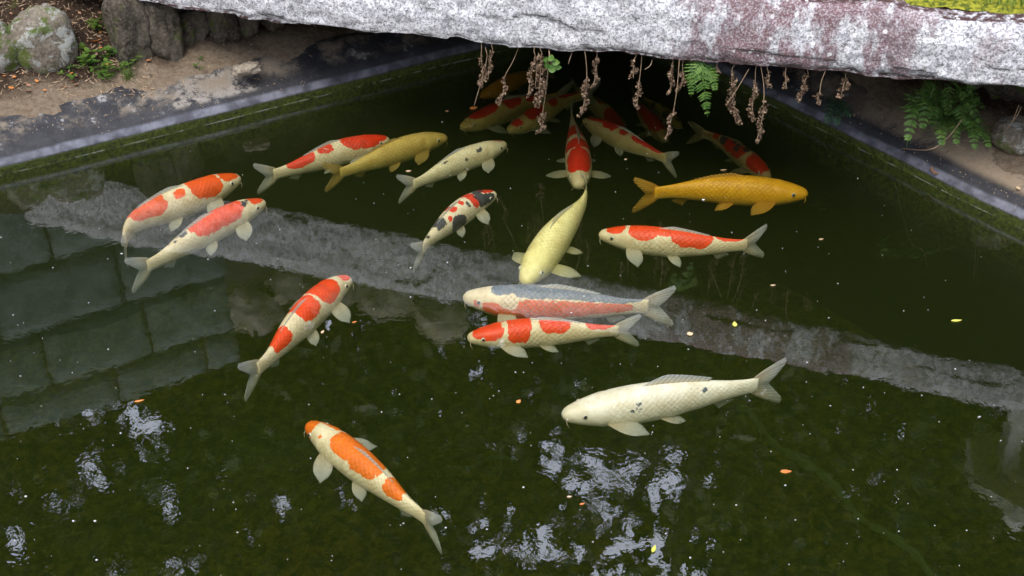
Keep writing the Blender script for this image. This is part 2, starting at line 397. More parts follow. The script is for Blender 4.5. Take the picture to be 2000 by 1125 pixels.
# ---------------------------------------------------------------- stone bridge slab
BOT = [(-400, -62), (-100, -35), (100, -14), (230, 2), (330, 16), (400, 31), (500, 44), (600, 54), (700, 65), (800, 73), (880, 80), (925, 93), (1000, 97), (1060, 101), (1150, 106),
       (1210, 107), (1300, 122), (1400, 131), (1500, 136), (1600, 144), (1690, 157), (1800, 162), (1900, 171), (2000, 178), (2200, 195), (2600, 225)]
TOP = [(1633, 12), (1744, 21), (1838, 36), (2000, 54)]
bot = sorted((at_front(a, b_).x, at_front(a, b_).z) for a, b_ in BOT)
top = sorted((at_front(a, b_).x, at_front(a, b_).z) for a, b_ in TOP)
top_z = top[0][1]
top = [(-4, top_z + 0.02)] + top + [(4, top[-1][1])]
BDIR = Vector((1, BB, 0)).normalized(); BNRM = Vector((BB, -1, 0)).normalized()   # BNRM points at the camera
DEPTH = 2.0  # unseen depth extended to keep mirrored sky out from under the slab
def bridge_z(x): return interp(x, bot), interp(x, top)
V, F = [], []
xs = np.linspace(-2.7, 2.02, 470)
SECT = [('b', k) for k in np.linspace(1, 0.0, 14) ** 1.6] + [('f', k) for k in np.linspace(0, 1, 34)[1:-1]] + [('t', k) for k in np.linspace(0, 1, 14) ** 1.6]
for x in xs:
    zb, zt = bridge_z(x)
    base = Vector((x, BA + BB * x, 0))
    zb += 0.010 * fbm(Vector((x * 9, 3.3, 0)), 5) + 0.006 * (noise.noise(Vector((x * 4, 8, 0))) > 0.12)
    zt += 0.012 * fbm(Vector((x * 4, 7.1, 0)), 4)
    for kind, k in SECT:
        if kind == 'b':
            q = base - BNRM * (DEPTH * k); z = zb + 0.006 - 0.03 * (1 - math.exp(-k * 6)) * 0.4
            q = q - BNRM * 0.012
            z += 0.012 * fbm(Vector((q.x * 8, q.y * 8, 2)), 4) * min(1, k * 8)
        elif kind == 'f':
            z = lerp(zb, zt, k); q = base.copy()
            edge = 0.028 * math.exp(-k * 14) + 0.04 * math.exp(-(1 - k) * 9)
            r_ = 0.011 * fbm(Vector((x * 3.0, z * 4, 5)), 3) + 0.007 * fbm(Vector((x * 16, z * 16, 1)), 4)
            cell = noise.cell(Vector((x * 5 + 2 * noise.noise(Vector((x * 3, z * 3, 0))), z * 9, 3)))
            r_ += 0.005 * cell
            q = q + BNRM * (r_ - edge)
        else:
            q = base - BNRM * (DEPTH * k + 0.045); z = zt - 0.004 + 0.02 * k + 0.010 * fbm(Vector((q.x * 6, q.y * 6, 6)), 4)
        V.append((q.x, q.y, z))
ns = len(SECT)
for i in range(len(xs) - 1):
    for k in range(ns):
        k2 = (k + 1) % ns
        F.append((i * ns + k, i * ns + k2, (i + 1) * ns + k2, (i + 1) * ns + k)[::-1])
F.append(tuple(range(ns))); F.append(tuple(range((len(xs) - 1) * ns, len(xs) * ns))[::-1])
bridge = mesh('stone_bridge', V, F, M['granite'])
tag(bridge, 'long rough grey granite slab bridge with maroon and white lichen', 'bridge')

# moss and grass on the slab
rng = random.Random(5)
def on_slab(x, back):
    q = Vector((x, BA + BB * x, 0)) - BNRM * back
    return Vector((q.x, q.y, bridge_z(x)[1] + 0.012))
mv, mf = [], []
nx, ny = 260, 34
for j in range(ny):
    for i in range(nx):
        x = lerp(-2.5, 1.98, i / (nx - 1)); e = 0.065 + 0.03 * fbm(Vector((x * 4, 0, 3)), 4) + 0.05 * sstep(1.25, 1.6, x)
        bk = lerp(e, 1.95, j / (ny - 1)); q = on_slab(x, bk)
        q.z += -0.016 + 0.05 * sstep(0, 0.08, j / (ny - 1)) + 0.016 * fbm(Vector((q.x * 14, q.y * 14, 0)), 4)
        mv.append(q)
for j in range(ny - 1):
    for i in range(nx - 1): mf.append((j * nx + i, j * nx + i + 1, (j + 1) * nx + i + 1, (j + 1) * nx + i))
tag(mesh('moss', mv, mf, M['moss']), 'yellow-green moss carpet on top of the stone bridge', 'moss', kind='stuff')
def blade(p, d, L, w, droop):
    s = Vector((-d.y, d.x, 0)).normalized() * w
    q1 = p + Vector((0, 0, L * 0.6)) + d * L * 0.25; q2 = p + Vector((0, 0, L * (0.85 - droop * 0.5))) + d * L * (0.5 + droop * 0.4)
    return [p - s, p + s, q1 + s * 0.7, q1 - s * 0.7, q2], [(0, 1, 2, 3), (3, 2, 4)]
g = MB()
for _ in range(2600):
    x = rng.uniform(0.95, 1.95); bk = rng.uniform(0.12, 0.55)
    a = rng.uniform(0, 6.28)
    g.add(*blade(on_slab(x, bk), Vector((math.cos(a), math.sin(a), 0)), rng.uniform(0.02, 0.06), 0.002, rng.random()))
tag(g.build('grass', M['grass']), 'short grass blades growing through the bridge moss', 'grass', kind='stuff')

# ---------------------------------------------------------------- rocks
def rock(name, c, dims, seed, mat, rz=0.0, sq=2.6, rough=0.12, sub=28):
    """superellipsoid lump with fractal relief"""
    V, F = [], []
    nu, nv = sub * 2, sub
    for j in range(nv + 1):
        ph = -math.pi / 2 + math.pi * j / nv
        for i in range(nu):
            th = 2 * math.pi * i / nu
            d = Vector((math.cos(ph) * math.cos(th), math.cos(ph) * math.sin(th), math.sin(ph)))
            r = (abs(d.x) ** sq + abs(d.y) ** sq + abs(d.z) ** sq) ** (-1 / sq)
            q = d * r
            s = Vector((seed * 3.7, seed * 1.3, seed * 2.1))
            f = 1 + rough * (fbm(q * 1.2 + s, 3) * 1.2 + 0.5 * fbm(q * 4 + s, 4)) + rough * 0.5 * noise.cell(q * 1.6 + s)
            q = q * f
            x, y, z = q.x * dims[0] / 2, q.y * dims[1] / 2, q.z * dims[2] / 2
            V.append((x * math.cos(rz) - y * math.sin(rz), x * math.sin(rz) + y * math.cos(rz), z))
    for j in range(nv):
        for i in range(nu):
            F.append((j * nu + i, j * nu + (i + 1) % nu, (j + 1) * nu + (i + 1) % nu, (j + 1) * nu + i))
    o = mesh(name, V, F, mat); o.location = c
    return o
LANG = math.atan2(LD.y, LD.x)
def bank_l(px, d, z):
    """point on the left bank: image column px, d metres behind the waterline"""
    N = Vector((-LD.y, LD.x)); p0 = L0 + N * d
    u = (px - 1000) / FPX                                       # x = u*(y*CP + (H-z)*SP)
    k = (u * (p0.y * CP + (CAM_H - z) * SP) - p0.x) / (LD.x - u * LD.y * CP)
    q = p0 + LD * k
    return Vector((q.x, q.y, z))
def bank_r(px, d, z):
    N = Vector((RD.y, -RD.x)); p0 = R1 + N * d
    u = (px - 1000) / FPX
    k = (u * (p0.y * CP + (CAM_H - z) * SP) - p0.x) / (RD.x - u * RD.y * CP)
    q = p0 + RD * k
    return Vector((q.x, q.y, z))
tag(rock('boulder', bank_l(84, 0.42, 0.29), (0.235, 0.17, 0.27), 1, M['boulder'], LANG - 0.1, 2.4, 0.11), 'rounded tan boulder with white lichen and moss on the soil slope', 'boulder')
tag(rock('boulder', bank_l(-12, 0.44, 0.27), (0.20, 0.17, 0.25), 2, M['boulder'], LANG, 2.3, 0.12), 'brown boulder at the end of the bank beside the lichened boulder', 'boulder')
for i, (px, d, zc, w, h, rr) in enumerate([(252, 0.34, 0.29, 0.165, 0.33, 0.1), (320, 0.33, 0.275, 0.145, 0.27, -0.1), (428, 0.345, 0.27, 0.14, 0.22, 0.05), (478, 0.35, 0.27, 0.115, 0.20, 0.0), (524, 0.35, 0.275, 0.10, 0.20, 0.1), (570, 0.36, 0.28, 0.12, 0.20, 0.0), (372, 0.38, 0.25, 0.14, 0.18, 0.0)]):
    lab = ['tall dark upright stone, outermost of the abutment stones under the bridge', 'narrow dark upright stone, second from the outer end of the abutment', 'dark abutment stone in shadow beyond the mossy gap', 'small dark abutment stone wedged under the slab', 'small abutment stone beside the deep shadow under the slab', 'abutment stone farthest in under the slab', 'low mossy stone in the gap between the upright abutment stones'][i]
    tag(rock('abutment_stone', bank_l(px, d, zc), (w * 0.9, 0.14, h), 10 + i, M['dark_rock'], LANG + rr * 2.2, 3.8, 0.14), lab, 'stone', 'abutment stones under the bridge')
for i, (px, d, zc, dims, lab, mat) in enumerate([
        (1985, 0.20, 0.20, (0.15, 0.12, 0.12), 'small lichened stone on the silt past the big fern', 'boulder'),
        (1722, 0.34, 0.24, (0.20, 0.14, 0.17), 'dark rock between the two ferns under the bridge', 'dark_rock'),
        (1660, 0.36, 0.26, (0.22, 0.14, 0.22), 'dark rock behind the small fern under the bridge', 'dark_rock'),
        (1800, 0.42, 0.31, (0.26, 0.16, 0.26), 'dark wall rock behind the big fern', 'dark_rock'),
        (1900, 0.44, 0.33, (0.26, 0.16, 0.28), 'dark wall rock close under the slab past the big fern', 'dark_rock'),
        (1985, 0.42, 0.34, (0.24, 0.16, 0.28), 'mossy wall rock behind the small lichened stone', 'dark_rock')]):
    tag(rock('rock', bank_r(px, d, zc), dims, 30 + i, M[mat], math.atan2(RD.y, RD.x), 2.8, 0.13), lab, 'rock')
tag(rock('stone_chip', at_z(482, 141, 0.155) + Vector((0, 0, 0.012)), (0.105, 0.05, 0.04), 41, M['tan_rock'], 0.45, 3.0, 0.25, 18), 'small tan angular stone chip lying on the liner shelf', 'stone')
# stones past the bridge, seen mirrored in the water
for i, (px, py, yy, dims) in enumerate([(560, 545, 6.35, (0.34, 0.3, 0.28)), (640, 560, 6.35, (0.36, 0.3, 0.30)), (760, 570, 6.3, (0.42, 0.3, 0.34)), (865, 620, 6.2, (0.30, 0.3, 0.34)), (500, 590, 6.3, (0.34, 0.3, 0.4))]):
    d = ray(px, py); k = yy / d.y
    z = -(CAM_H + d.z * k)
    lab = ['rounded grey stone on the far bank next to the ashlar wall', 'rounded grey stone second along the far bank', 'broad rounded stone on the far bank behind the bridge', 'squat square stone at the end of the far bank row', 'tall rough stone leaning at the ashlar wall corner'][i]
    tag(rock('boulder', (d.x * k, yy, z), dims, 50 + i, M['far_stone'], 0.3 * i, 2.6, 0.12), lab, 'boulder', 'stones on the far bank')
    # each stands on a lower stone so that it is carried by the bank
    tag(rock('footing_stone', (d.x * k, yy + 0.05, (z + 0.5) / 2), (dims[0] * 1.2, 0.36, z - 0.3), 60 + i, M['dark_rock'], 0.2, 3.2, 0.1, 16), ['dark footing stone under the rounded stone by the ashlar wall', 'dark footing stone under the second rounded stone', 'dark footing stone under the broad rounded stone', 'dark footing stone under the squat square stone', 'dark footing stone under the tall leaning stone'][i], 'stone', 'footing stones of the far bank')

# ---------------------------------------------------------------- ashlar wall behind the left bank
wall = empty('ashlar_wall', (0, 0, 0))
tag(wall, 'grey ashlar retaining wall of large coursed blocks behind the left bank', 'wall')
N2 = Vector((-LD.y, LD.x))
o0 = L0 + N2 * 0.86
rng = random.Random(8)
def block(u0, u1, z0, z1, seed):
    V, F = [], []
    nu = max(3, int((u1 - u0) / 0.06)); nz_ = max(3, int((z1 - z0) / 0.06))
    for s_, dep in ((0, 0.0), (1, 0.22)):
        for j in range(nz_ + 1):
            for i in range(nu + 1):
                u = lerp(u0, u1, i / nu); z = lerp(z0, z1, j / nz_)
                e = 0.018 if (s_ == 0 and (i in (0, nu) or j in (0, nz_))) else 0.0
                bul = 0.014 * fbm(Vector((u * 6, z * 6, seed)), 3) if s_ == 0 else 0
                q = o0 + LD * u + N2 * (dep + e + bul)
                V.append((q.x, q.y, z))
    st = (nu + 1) * (nz_ + 1)
    for j in range(nz_):
        for i in range(nu):
            a = j * (nu + 1) + i
            F.append((a, a + 1, a + nu + 2, a + nu + 1)); F.append((st + a, st + a + nu + 1, st + a + nu + 2, st + a + 1))
    for i in range(nu):
        a = i; F.append((a, st + a, st + a + 1, a + 1)); a = nz_ * (nu + 1) + i; F.append((a, a + 1, st + a + 1, st + a))
    for j in range(nz_):
        a = j * (nu + 1); F.append((a, a + nu + 1, st + a + nu + 1, st + a)); a += nu; F.append((a, st + a, st + a + nu + 1, a + nu + 1))
    return V, F
q0 = o0 + LD * -0.6 + N2 * 0.15
V, F = box(q0.x, q0.y, 1.215, 3.15, 0.22, 1.30, LANG); mesh('mortar_core', V, F, M['dark_rock'], wall, smooth=False)
zc = 0.55
for row, hgt in enumerate((0.42, 0.36, 0.34, 0.22)):
    u = -2.2 + 0.17 * (row % 2)
    while u < 0.95:
        w = rng.uniform(0.42, 0.78); u1 = min(u + w, 1.0)
        if u1 - u > 0.12:
            V, F = block(u + 0.008, u1 - 0.008, zc + 0.007, zc + hgt - 0.007, row * 7 + u)
            mesh('block', V, F, M['ashlar'], wall)
        u = u1
    zc += hgt

# ---------------------------------------------------------------- stone lantern past the right bank
lan = empty('stone_lantern', (2.58, 4.6, 0.8)); lan.scale = (0.8, 0.8, 0.86)
tag(lan, 'grey granite garden lantern standing behind the right end of the bridge', 'lantern')
def prism(n, prof, rot=0.0):
    V, F = [], []
    for r, z in prof:
        for k in range(n):
            a = 2 * math.pi * k / n + rot; V.append((r * math.cos(a), r * math.sin(a), z))
    m = len(prof)
    for i in range(m - 1):
        for k in range(n): F.append((i * n + k, i * n + (k + 1) % n, (i + 1) * n + (k + 1) % n, (i + 1) * n + k))
    F.append(tuple(range(n))[::-1]); F.append(tuple(range((m - 1) * n, m * n)))
    return V, F
for nm, n, prof in [('plinth', 6, [(0.30, 0), (0.30, 0.10), (0.22, 0.16)]), ('post', 18, [(0.13, 0.158), (0.12, 0.4), (0.135, 0.44), (0.12, 0.48), (0.125, 0.80)]),
                    ('platform', 6, [(0.18, 0.802), (0.31, 0.90), (0.31, 1.0), (0.25, 1.03)]), ('roof', 6, [(0.28, 1.462), (0.42, 1.45), (0.44, 1.50), (0.26, 1.62), (0.10, 1.74)]),
                    ('finial', 14, [(0.06, 1.742), (0.09, 1.80), (0.07, 1.88), (0.01, 1.95)])]:
    V, F = prism(n, prof, 0.3); mesh(nm, V, F, M['lantern'], lan, smooth=False)
fb = MB()
for k in range(6):
    a = 2 * math.pi * k / 6 + 0.3; fb.add(*box(0.20 * math.cos(a), 0.20 * math.sin(a), 1.245, 0.07, 0.07, 0.425, a))
fb.add(*prism(6, [(0.22, 1.032), (0.22, 1.10)], 0.3)); fb.add(*prism(6, [(0.22, 1.38), (0.22, 1.458)], 0.3))
fb.build('fire_box', M['lantern'], lan, smooth=False)

# ---------------------------------------------------------------- trees past the bridge (the water mirrors their crowns)
GAPS = [(190, 795, 85, 35), (300, 850, 50, 60), (205, 915, 55, 45), (320, 965, 30, 50), (120, 985, 45, 25), (25, 955, 30, 25), (20, 1060, 30, 40), (250, 1118, 50, 25), (350, 1115, 45, 25),
        (555, 985, 25, 30), (640, 945, 40, 40), (660, 990, 40, 25), (475, 1045, 25, 20), (860, 1005, 25, 40), (935, 1040, 50, 70), (985, 1005, 40, 30), (930, 725, 12, 30),
        (1190, 960, 110, 80), (1190, 1070, 210, 70), (1335, 935, 70, 55), (1090, 900, 45, 35), (1300, 1120, 120, 45), (1310, 890, 20, 20), (1065, 870, 15, 15), (1120, 1230, 380, 90), (250, 1230, 260, 80), (750, 1250, 200, 50)]
def gap_level(x, y, z):
    px, py = project(x, y, -z)
    g_ = 0
    if noise.fractal(Vector((px / 15, py / 24, 1.7)), 0.6, 2.2, 4) < -0.24: return 0
    for cx, cy, rx, ry in GAPS:
        q = ((px - cx) / rx) ** 2 + ((py - cy) / ry) ** 2
        if q < 1.0: g_ = max(g_, 1.0 - q * 0.35)
    return g_
def tree(base, trunk_top, blobs, n, leaf, label, seed):
    rs = np.random.RandomState(seed); rr = random.Random(seed)
    root = empty('tree', base); tag(root, label, 'tree', 'trees past the bridge')
    b0 = Vector(base); tp = Vector(trunk_top)
    path = [b0.lerp(tp, k / 7) + Vector((0.12 * math.sin(k * 1.3 + seed), 0.1 * math.cos(k * 1.7), 0)) * (k / 7) - b0 for k in range(8)]
    V, F = tube(path, [0.17 - 0.016 * k for k in range(8)], 12); mesh('trunk', V, F, M['bark'], root)
    lim = MB()
    for c_, r_ in blobs:
        s_ = path[rr.randint(3, 6)]; e_ = Vector(c_) - b0
        pts = [s_.lerp(e_, k / 5) + Vector((0, 0, 0.3 * math.sin(math.pi * k / 5))) for k in range(6)]
        lim.add(*tube(pts, [0.06, 0.05, 0.04, 0.03, 0.02, 0.01], 7))
        for q in range(9):
            a = pts[rr.randint(2, 5)]; dd = Vector((rr.gauss(0, 1), rr.gauss(0, 1), rr.gauss(0, 1))).normalized() * r_ * 0.9
            lim.add(*tube([a, a + dd * 0.5 + Vector((0, 0, .06)), a + dd], [0.014, 0.009, 0.004], 5))
    lim.build('limbs', M['bark'], root)
    V, F = [], []
    tot = sum(r_ ** 2 for _, r_ in blobs)
    for c_, r_ in blobs:
        m = int(n * r_ * r_ / tot)
        dirs = rs.normal(size=(m, 3)); dirs /= np.linalg.norm(dirs, axis=1)[:, None]
        P = np.array(c_) + dirs * (r_ * rs.uniform(0.15, 1, m) ** 0.5)[:, None] * np.array([1.15, 1.0, 0.9])
        for q in P:
            gl_ = gap_level(*q)
            if rr.random() < gl_ * 1.3: continue
            a = Vector(rs.normal(size=3)).normalized(); b_ = a.cross(Vector(rs.normal(size=3))).normalized()
            L = leaf * rr.uniform(0.7, 1.3) * (0.6 if gl_ else 1); w = L * 0.42
            p_ = Vector(q) - b0; k = len(V)
            V += [p_ - a * L * 0.5, p_ + b_ * w * 0.5 - a * 0.05 * L, p_ + a * L * 0.5, p_ - b_ * w * 0.5 - a * 0.05 * L]
            F.append((k, k + 1, k + 2, k + 3))
    mesh('crown', V, F, M['tree_leaf'], root, smooth=False)
TREES = [((-4.4, 6.2, 0.87), (-4.2, 6.4, 5.0), [((-4.2, 6.4, 4.4), 1.7), ((-3.0, 6.1, 5.4), 1.5), ((-5.4, 6.2, 5.4), 1.5), ((-3.7, 6.5, 6.6), 1.4), ((-2.7, 6.6, 3.4), 1.2)], 'broadleaf tree standing behind the ashlar wall'),
         ((-1.6, 7.0, 0.87), (-1.5, 7.1, 5.6), [((-1.5, 7.1, 4.4), 1.5), ((-0.6, 6.9, 5.6), 1.4), ((-2.2, 6.8, 6.0), 1.5), ((-1.2, 7.2, 7.4), 1.6), ((-1.2, 7.0, 3.0), 1.3)], 'broadleaf tree between the ashlar wall and the far stones'),
         ((1.3, 7.2, 0.87), (1.4, 7.2, 5.6), [((1.3, 7.2, 4.2), 1.5), ((0.5, 7.0, 5.6), 1.4), ((2.3, 7.0, 5.8), 1.5), ((1.2, 7.3, 7.4), 1.7), ((1.2, 7.0, 3.0), 1.3)], 'broadleaf tree straight behind the middle of the bridge'),
         ((4.2, 6.6, 0.87), (4.1, 6.6, 5.4), [((4.0, 6.7, 4.2), 1.7), ((3.3, 6.4, 5.6), 1.5), ((5.0, 6.4, 5.6), 1.6), ((4.0, 6.8, 7.2), 1.7), ((3.4, 6.6, 3.2), 1.3)], 'broadleaf tree behind the stone lantern')]
for i, (b_, tt, bl, lab) in enumerate(TREES): tree(b_, tt, bl, 14000, 0.15, lab, 100 + i)
# far wood that reads as one mass
rs = np.random.RandomState(77); rr = random.Random(77)
V, F = [], []
for _ in range(38000):
    q = Vector((rr.uniform(-9, 9), rr.uniform(9.0, 11.0), rr.uniform(0.8, 11.5)))
    gl_ = gap_level(*q)
    if gl_ and rr.random() < gl_ * 1.3: continue
    a = Vector(rs.normal(size=3)).normalized(); b_ = a.cross(Vector(rs.normal(size=3))).normalized()
    L = rr.uniform(0.22, 0.42) * (0.45 if gl_ else 1.0); w = L * 0.45; k = len(V)
    V += [q - a * L * .5, q + b_ * w * .5, q + a * L * .5, q - b_ * w * .5]; F.append((k, k + 1, k + 2, k + 3))
for _ in range(9000):  # added leaf masses behind and beside the camera, unseen, to block low sky light
    sd3 = rr.random()
    if sd3 < 0.4: q = Vector((rr.uniform(-8, 8), rr.uniform(-6.0, -4.5), 0.8 + 4.6 * rr.random() ** 0.8))
    elif sd3 < 0.7: q = Vector((rr.uniform(-9, -7), rr.uniform(-6, 9), 0.8 + 6 * rr.random() ** 0.8))
    else: q = Vector((rr.uniform(7, 9), rr.uniform(-6, 9), 0.8 + 6 * rr.random() ** 0.8))
    a = Vector(rs.normal(size=3)).normalized(); b_ = a.cross(Vector(rs.normal(size=3))).normalized()
    L = rr.uniform(0.3, 0.6); w = L * 0.5; k = len(V)
    V += [q - a * L * .5, q + b_ * w * .5, q + a * L * .5, q - b_ * w * .5]; F.append((k, k + 1, k + 2, k + 3))
tag(mesh('wood', V, F, M['tree_leaf'], smooth=False), 'dense dark wood behind the bridge, plus added unseen leaf masses that block low sky', 'wood', kind='stuff')

# ---------------------------------------------------------------- koi
def koi_mat(name, base, red, black, scales, belly, fade):
    t = NT(name); o = t.obj()
    red_d = t.attr('red'); blk_d = t.attr('blk'); sc_ = t.attr('scl'); bel = t.attr('bel')
    uv = t.n('ShaderNodeUVMap', uv_map='scale_uv').outputs[0]
    mp = t.n('ShaderNodeMapping'); t.l(uv, mp.inputs['Vector']); mp.inputs['Rotation'].default_value = (0, 0, math.pi / 4)
    v = t.voro(mp.outputs[0], 1.0, 'F1', 0.22, '2D')
    edge = t.ramp(v.outputs['Distance'], 0.34, 0.62)
    n1 = t.noise(o, 95, 3, 0.6); n2 = t.noise(o, 22, 3, 0.6)
    jag = t.math('MULTIPLY', t.math('SUBTRACT', n1, 0.5), 0.011)
    jag2 = t.math('ADD', jag, t.math('MULTIPLY', t.math('SUBTRACT', n2, 0.5), 0.03))
    jag3 = t.math('ADD', jag2, t.math('MULTIPLY', t.math('SUBTRACT', t.sep(v.outputs['Color'])[0], 0.5), 0.006))
    c = t.mix(t.ramp(n2, 0.3, 0.75), base, (base[0] * 0.82, base[1] * 0.76, base[2] * 0.66))
    c = t.mix(t.ramp(n1, 0.45, 0.75, 0, 0.25), c, (base[0] * 0.7, base[1] * 0.66, base[2] * 0.6))
    c = t.mix(t.math('MULTIPLY', bel, 0.8), c, belly)
    rm = t.ramp(t.math('ADD', red_d, jag3), 0.0016, -0.0016)
    rc = t.mix(t.ramp(n2, 0.3, 0.7), red, tuple(x * 0.8 for x in red))
    c = t.mix(t.math('MULTIPLY', rm, fade), c, rc)
    bm = t.ramp(t.math('ADD', blk_d, t.math('MULTIPLY', jag3, 1.2)), 0.0025, -0.0025)
    c = t.mix(t.math('MULTIPLY', bm, 0.95), c, black)
    c = t.mix(t.math('MULTIPLY', t.math('MULTIPLY', edge, sc_), scales), c, tuple(x * 0.35 for x in base), 'MIX')
    nrm = t.bump(t.math('MULTIPLY', v.outputs['Distance'], sc_), 0.45, 0.004)
    return t.done(t.bsdf(c, 0.42, nrm, 0.35))
def fin_mat(name, ca, cb, op=0.8):
    t = NT(name)
    uv = t.n('ShaderNodeUVMap', uv_map='fin_uv').outputs[0]; u, v, _ = t.sep(uv)
    rays = t.math('SINE', t.math('MULTIPLY', u, 85.0))
    c = t.mix(t.ramp(v, 0.05, 0.95), ca, cb)
    c = t.mix(t.ramp(rays, -0.2, 0.9, 0, 0.45), c, tuple(x * 0.5 for x in ca))
    s = t.bsdf(c, 0.4, t.bump(rays, 0.3, 0.001), 0.3)
    tl = t.n('ShaderNodeBsdfTranslucent'); t.l(c, tl.inputs['Color'])
    ms = t.n('ShaderNodeMixShader'); ms.inputs[0].default_value = 0.35; t.l(s, ms.inputs[1]); t.l(tl.outputs[0], ms.inputs[2])
    tp = t.n('ShaderNodeBsdfTransparent'); m2 = t.n('ShaderNodeMixShader')
    t.l(t.ramp(v, 0.35, 1.0, op, op - 0.35), m2.inputs[0]); t.l(tp.outputs[0], m2.inputs[1]); t.l(ms.outputs[0], m2.inputs[2])
    return t.done(m2.outputs[0])
t = NT('koi eye'); M['eye'] = t.done(t.bsdf((0.55, 0.52, 0.42), 0.2, None, 0.5))
t = NT('koi pupil'); M['pupil'] = t.done(t.bsdf((0.006, 0.006, 0.008), 0.15, None, 0.5))
FINM = {'white': fin_mat('pale fin', (0.66, 0.58, 0.40), (0.66, 0.70, 0.66)), 'yellow': fin_mat('pale yellow fin', (0.72, 0.66, 0.30), (0.76, 0.76, 0.56)),
        'gold': fin_mat('golden fin', (0.68, 0.36, 0.04), (0.76, 0.46, 0.07)), 'olive': fin_mat('olive gold fin', (0.50, 0.36, 0.09), (0.56, 0.42, 0.14)),
        'dim': fin_mat('dim fin', (0.5, 0.40, 0.22), (0.5, 0.44, 0.3))}  # dim: pale fin with the bridge shade mixed into its colour

HP = [(0, 0.10), (0.012, 0.27), (0.035, 0.40), (0.08, 0.56), (0.13, 0.70), (0.19, 0.83), (0.27, 0.93), (0.36, 1.0), (0.46, 1.0), (0.56, 0.93), (0.66, 0.81), (0.76, 0.65), (0.85, 0.51), (0.93, 0.44), (1.0, 0.43)]
WP = [(0, 0.16), (0.012, 0.36), (0.035, 0.50), (0.08, 0.66), (0.13, 0.80), (0.19, 0.92), (0.27, 0.99), (0.36, 1.0), (0.46, 0.96), (0.56, 0.85), (0.66, 0.70), (0.76, 0.52), (0.85, 0.35), (0.93, 0.22), (1.0, 0.12)]
def smooth_prof(prof, s):
    return (interp(s - 0.015, prof) + interp(s, prof) * 2 + interp(s + 0.015, prof)) / 4 if s > 0.05 else interp(s, prof)
def catmull(pts, n):
    P = [pts[0] * 2 - pts[1]] + pts + [pts[-1] * 2 - pts[-2]]
    res = []
    for i in range(1, len(P) - 2):
        for k in range(n):
            t_ = k / n; a, b_, c_, d = P[i - 1], P[i], P[i + 1], P[i + 2]
            res.append(0.5 * ((2 * b_) + (c_ - a) * t_ + (2 * a - 5 * b_ + 4 * c_ - d) * t_ ** 2 + (3 * b_ - a - 3 * c_ + d) * t_ ** 3))
    res.append(pts[-1].copy()); return res
def two_sided(P, nu, nv, th):
    """grid P[j][i] (j along the fin, i across) to a thin closed sheet; returns verts, faces, uv per vert"""
    V, UV = [], []
    for side in (1, -1):
        for j in range(nv):
            for i in range(nu):
                a = P[j][min(nu - 1, i + 1)] - P[j][max(0, i - 1)]; b_ = P[min(nv - 1, j + 1)][i] - P[max(0, j - 1)][i]
                n_ = a.cross(b_)
                n_ = n_.normalized() if n_.length > 1e-12 else Vector((0, 0, 1))
                k = 0.15 if (i in (0, nu - 1) or j == nv - 1) else 1.0
                V.append(P[j][i] + n_ * side * th * k * (1 - 0.7 * j / (nv - 1))); UV.append((i / (nu - 1), j / (nv - 1)))
    F = []; st = nu * nv
    for j in range(nv - 1):
        for i in range(nu - 1):
            a = j * nu + i
            F.append((a, a + 1, a + nu + 1, a + nu)); F.append((st + a, st + a + nu, st + a + nu + 1, st + a + 1))
    for i in range(nu - 1):
        a = (nv - 1) * nu + i; F.append((a, a + 1, st + a + 1, st + a)); a = i; F.append((a, st + a, st + a + 1, a + 1))
    for j in range(nv - 1):
        a = j * nu; F.append((a, a + nu, st + a + nu, st + a)); a += nu - 1; F.append((a, st + a, st + a + nu, a + nu))
    return V, F, UV
def fin_obj(name, P, mat, parent, org, th=0.0016):
    nv, nu = len(P), len(P[0])
    P = [[q - org for q in r_] for r_ in P]
    V, F, UV = two_sided(P, nu, nv, th)
    o = mesh(name, V, F, mat, parent)
    lay = o.data.uv_layers.new(name='fin_uv')
    for lp in o.data.loops: lay.data[lp.index].uv = UV[lp.vertex_index]
    return o
def box_sd(s, t_, p, SL, per):
    s0, s1, t0, t1 = p
    dx = max(s0 - s, s - s1) * SL; dy = max(t0 - t_, t_ - t1) * per
    r_ = min((s1 - s0) * SL, (t1 - t0) * per) * 0.35
    dx += r_; dy += r_
    return math.hypot(max(dx, 0), max(dy, 0)) + min(max(dx, dy), 0) - r_
EYE = None
def sphere(n, m, r_):
    V, F = [], []
    for j in range(m + 1):
        ph = -math.pi / 2 + math.pi * j / m
        for i in range(n):
            th = 2 * math.pi * i / n; V.append(Vector((math.cos(ph) * math.cos(th), math.cos(ph) * math.sin(th), math.sin(ph))) * r_)
    for j in range(m):
        for i in range(n): F.append((j * n + i, j * n + (i + 1) % n, (j + 1) * n + (i + 1) % n, (j + 1) * n + i))
    return V, F

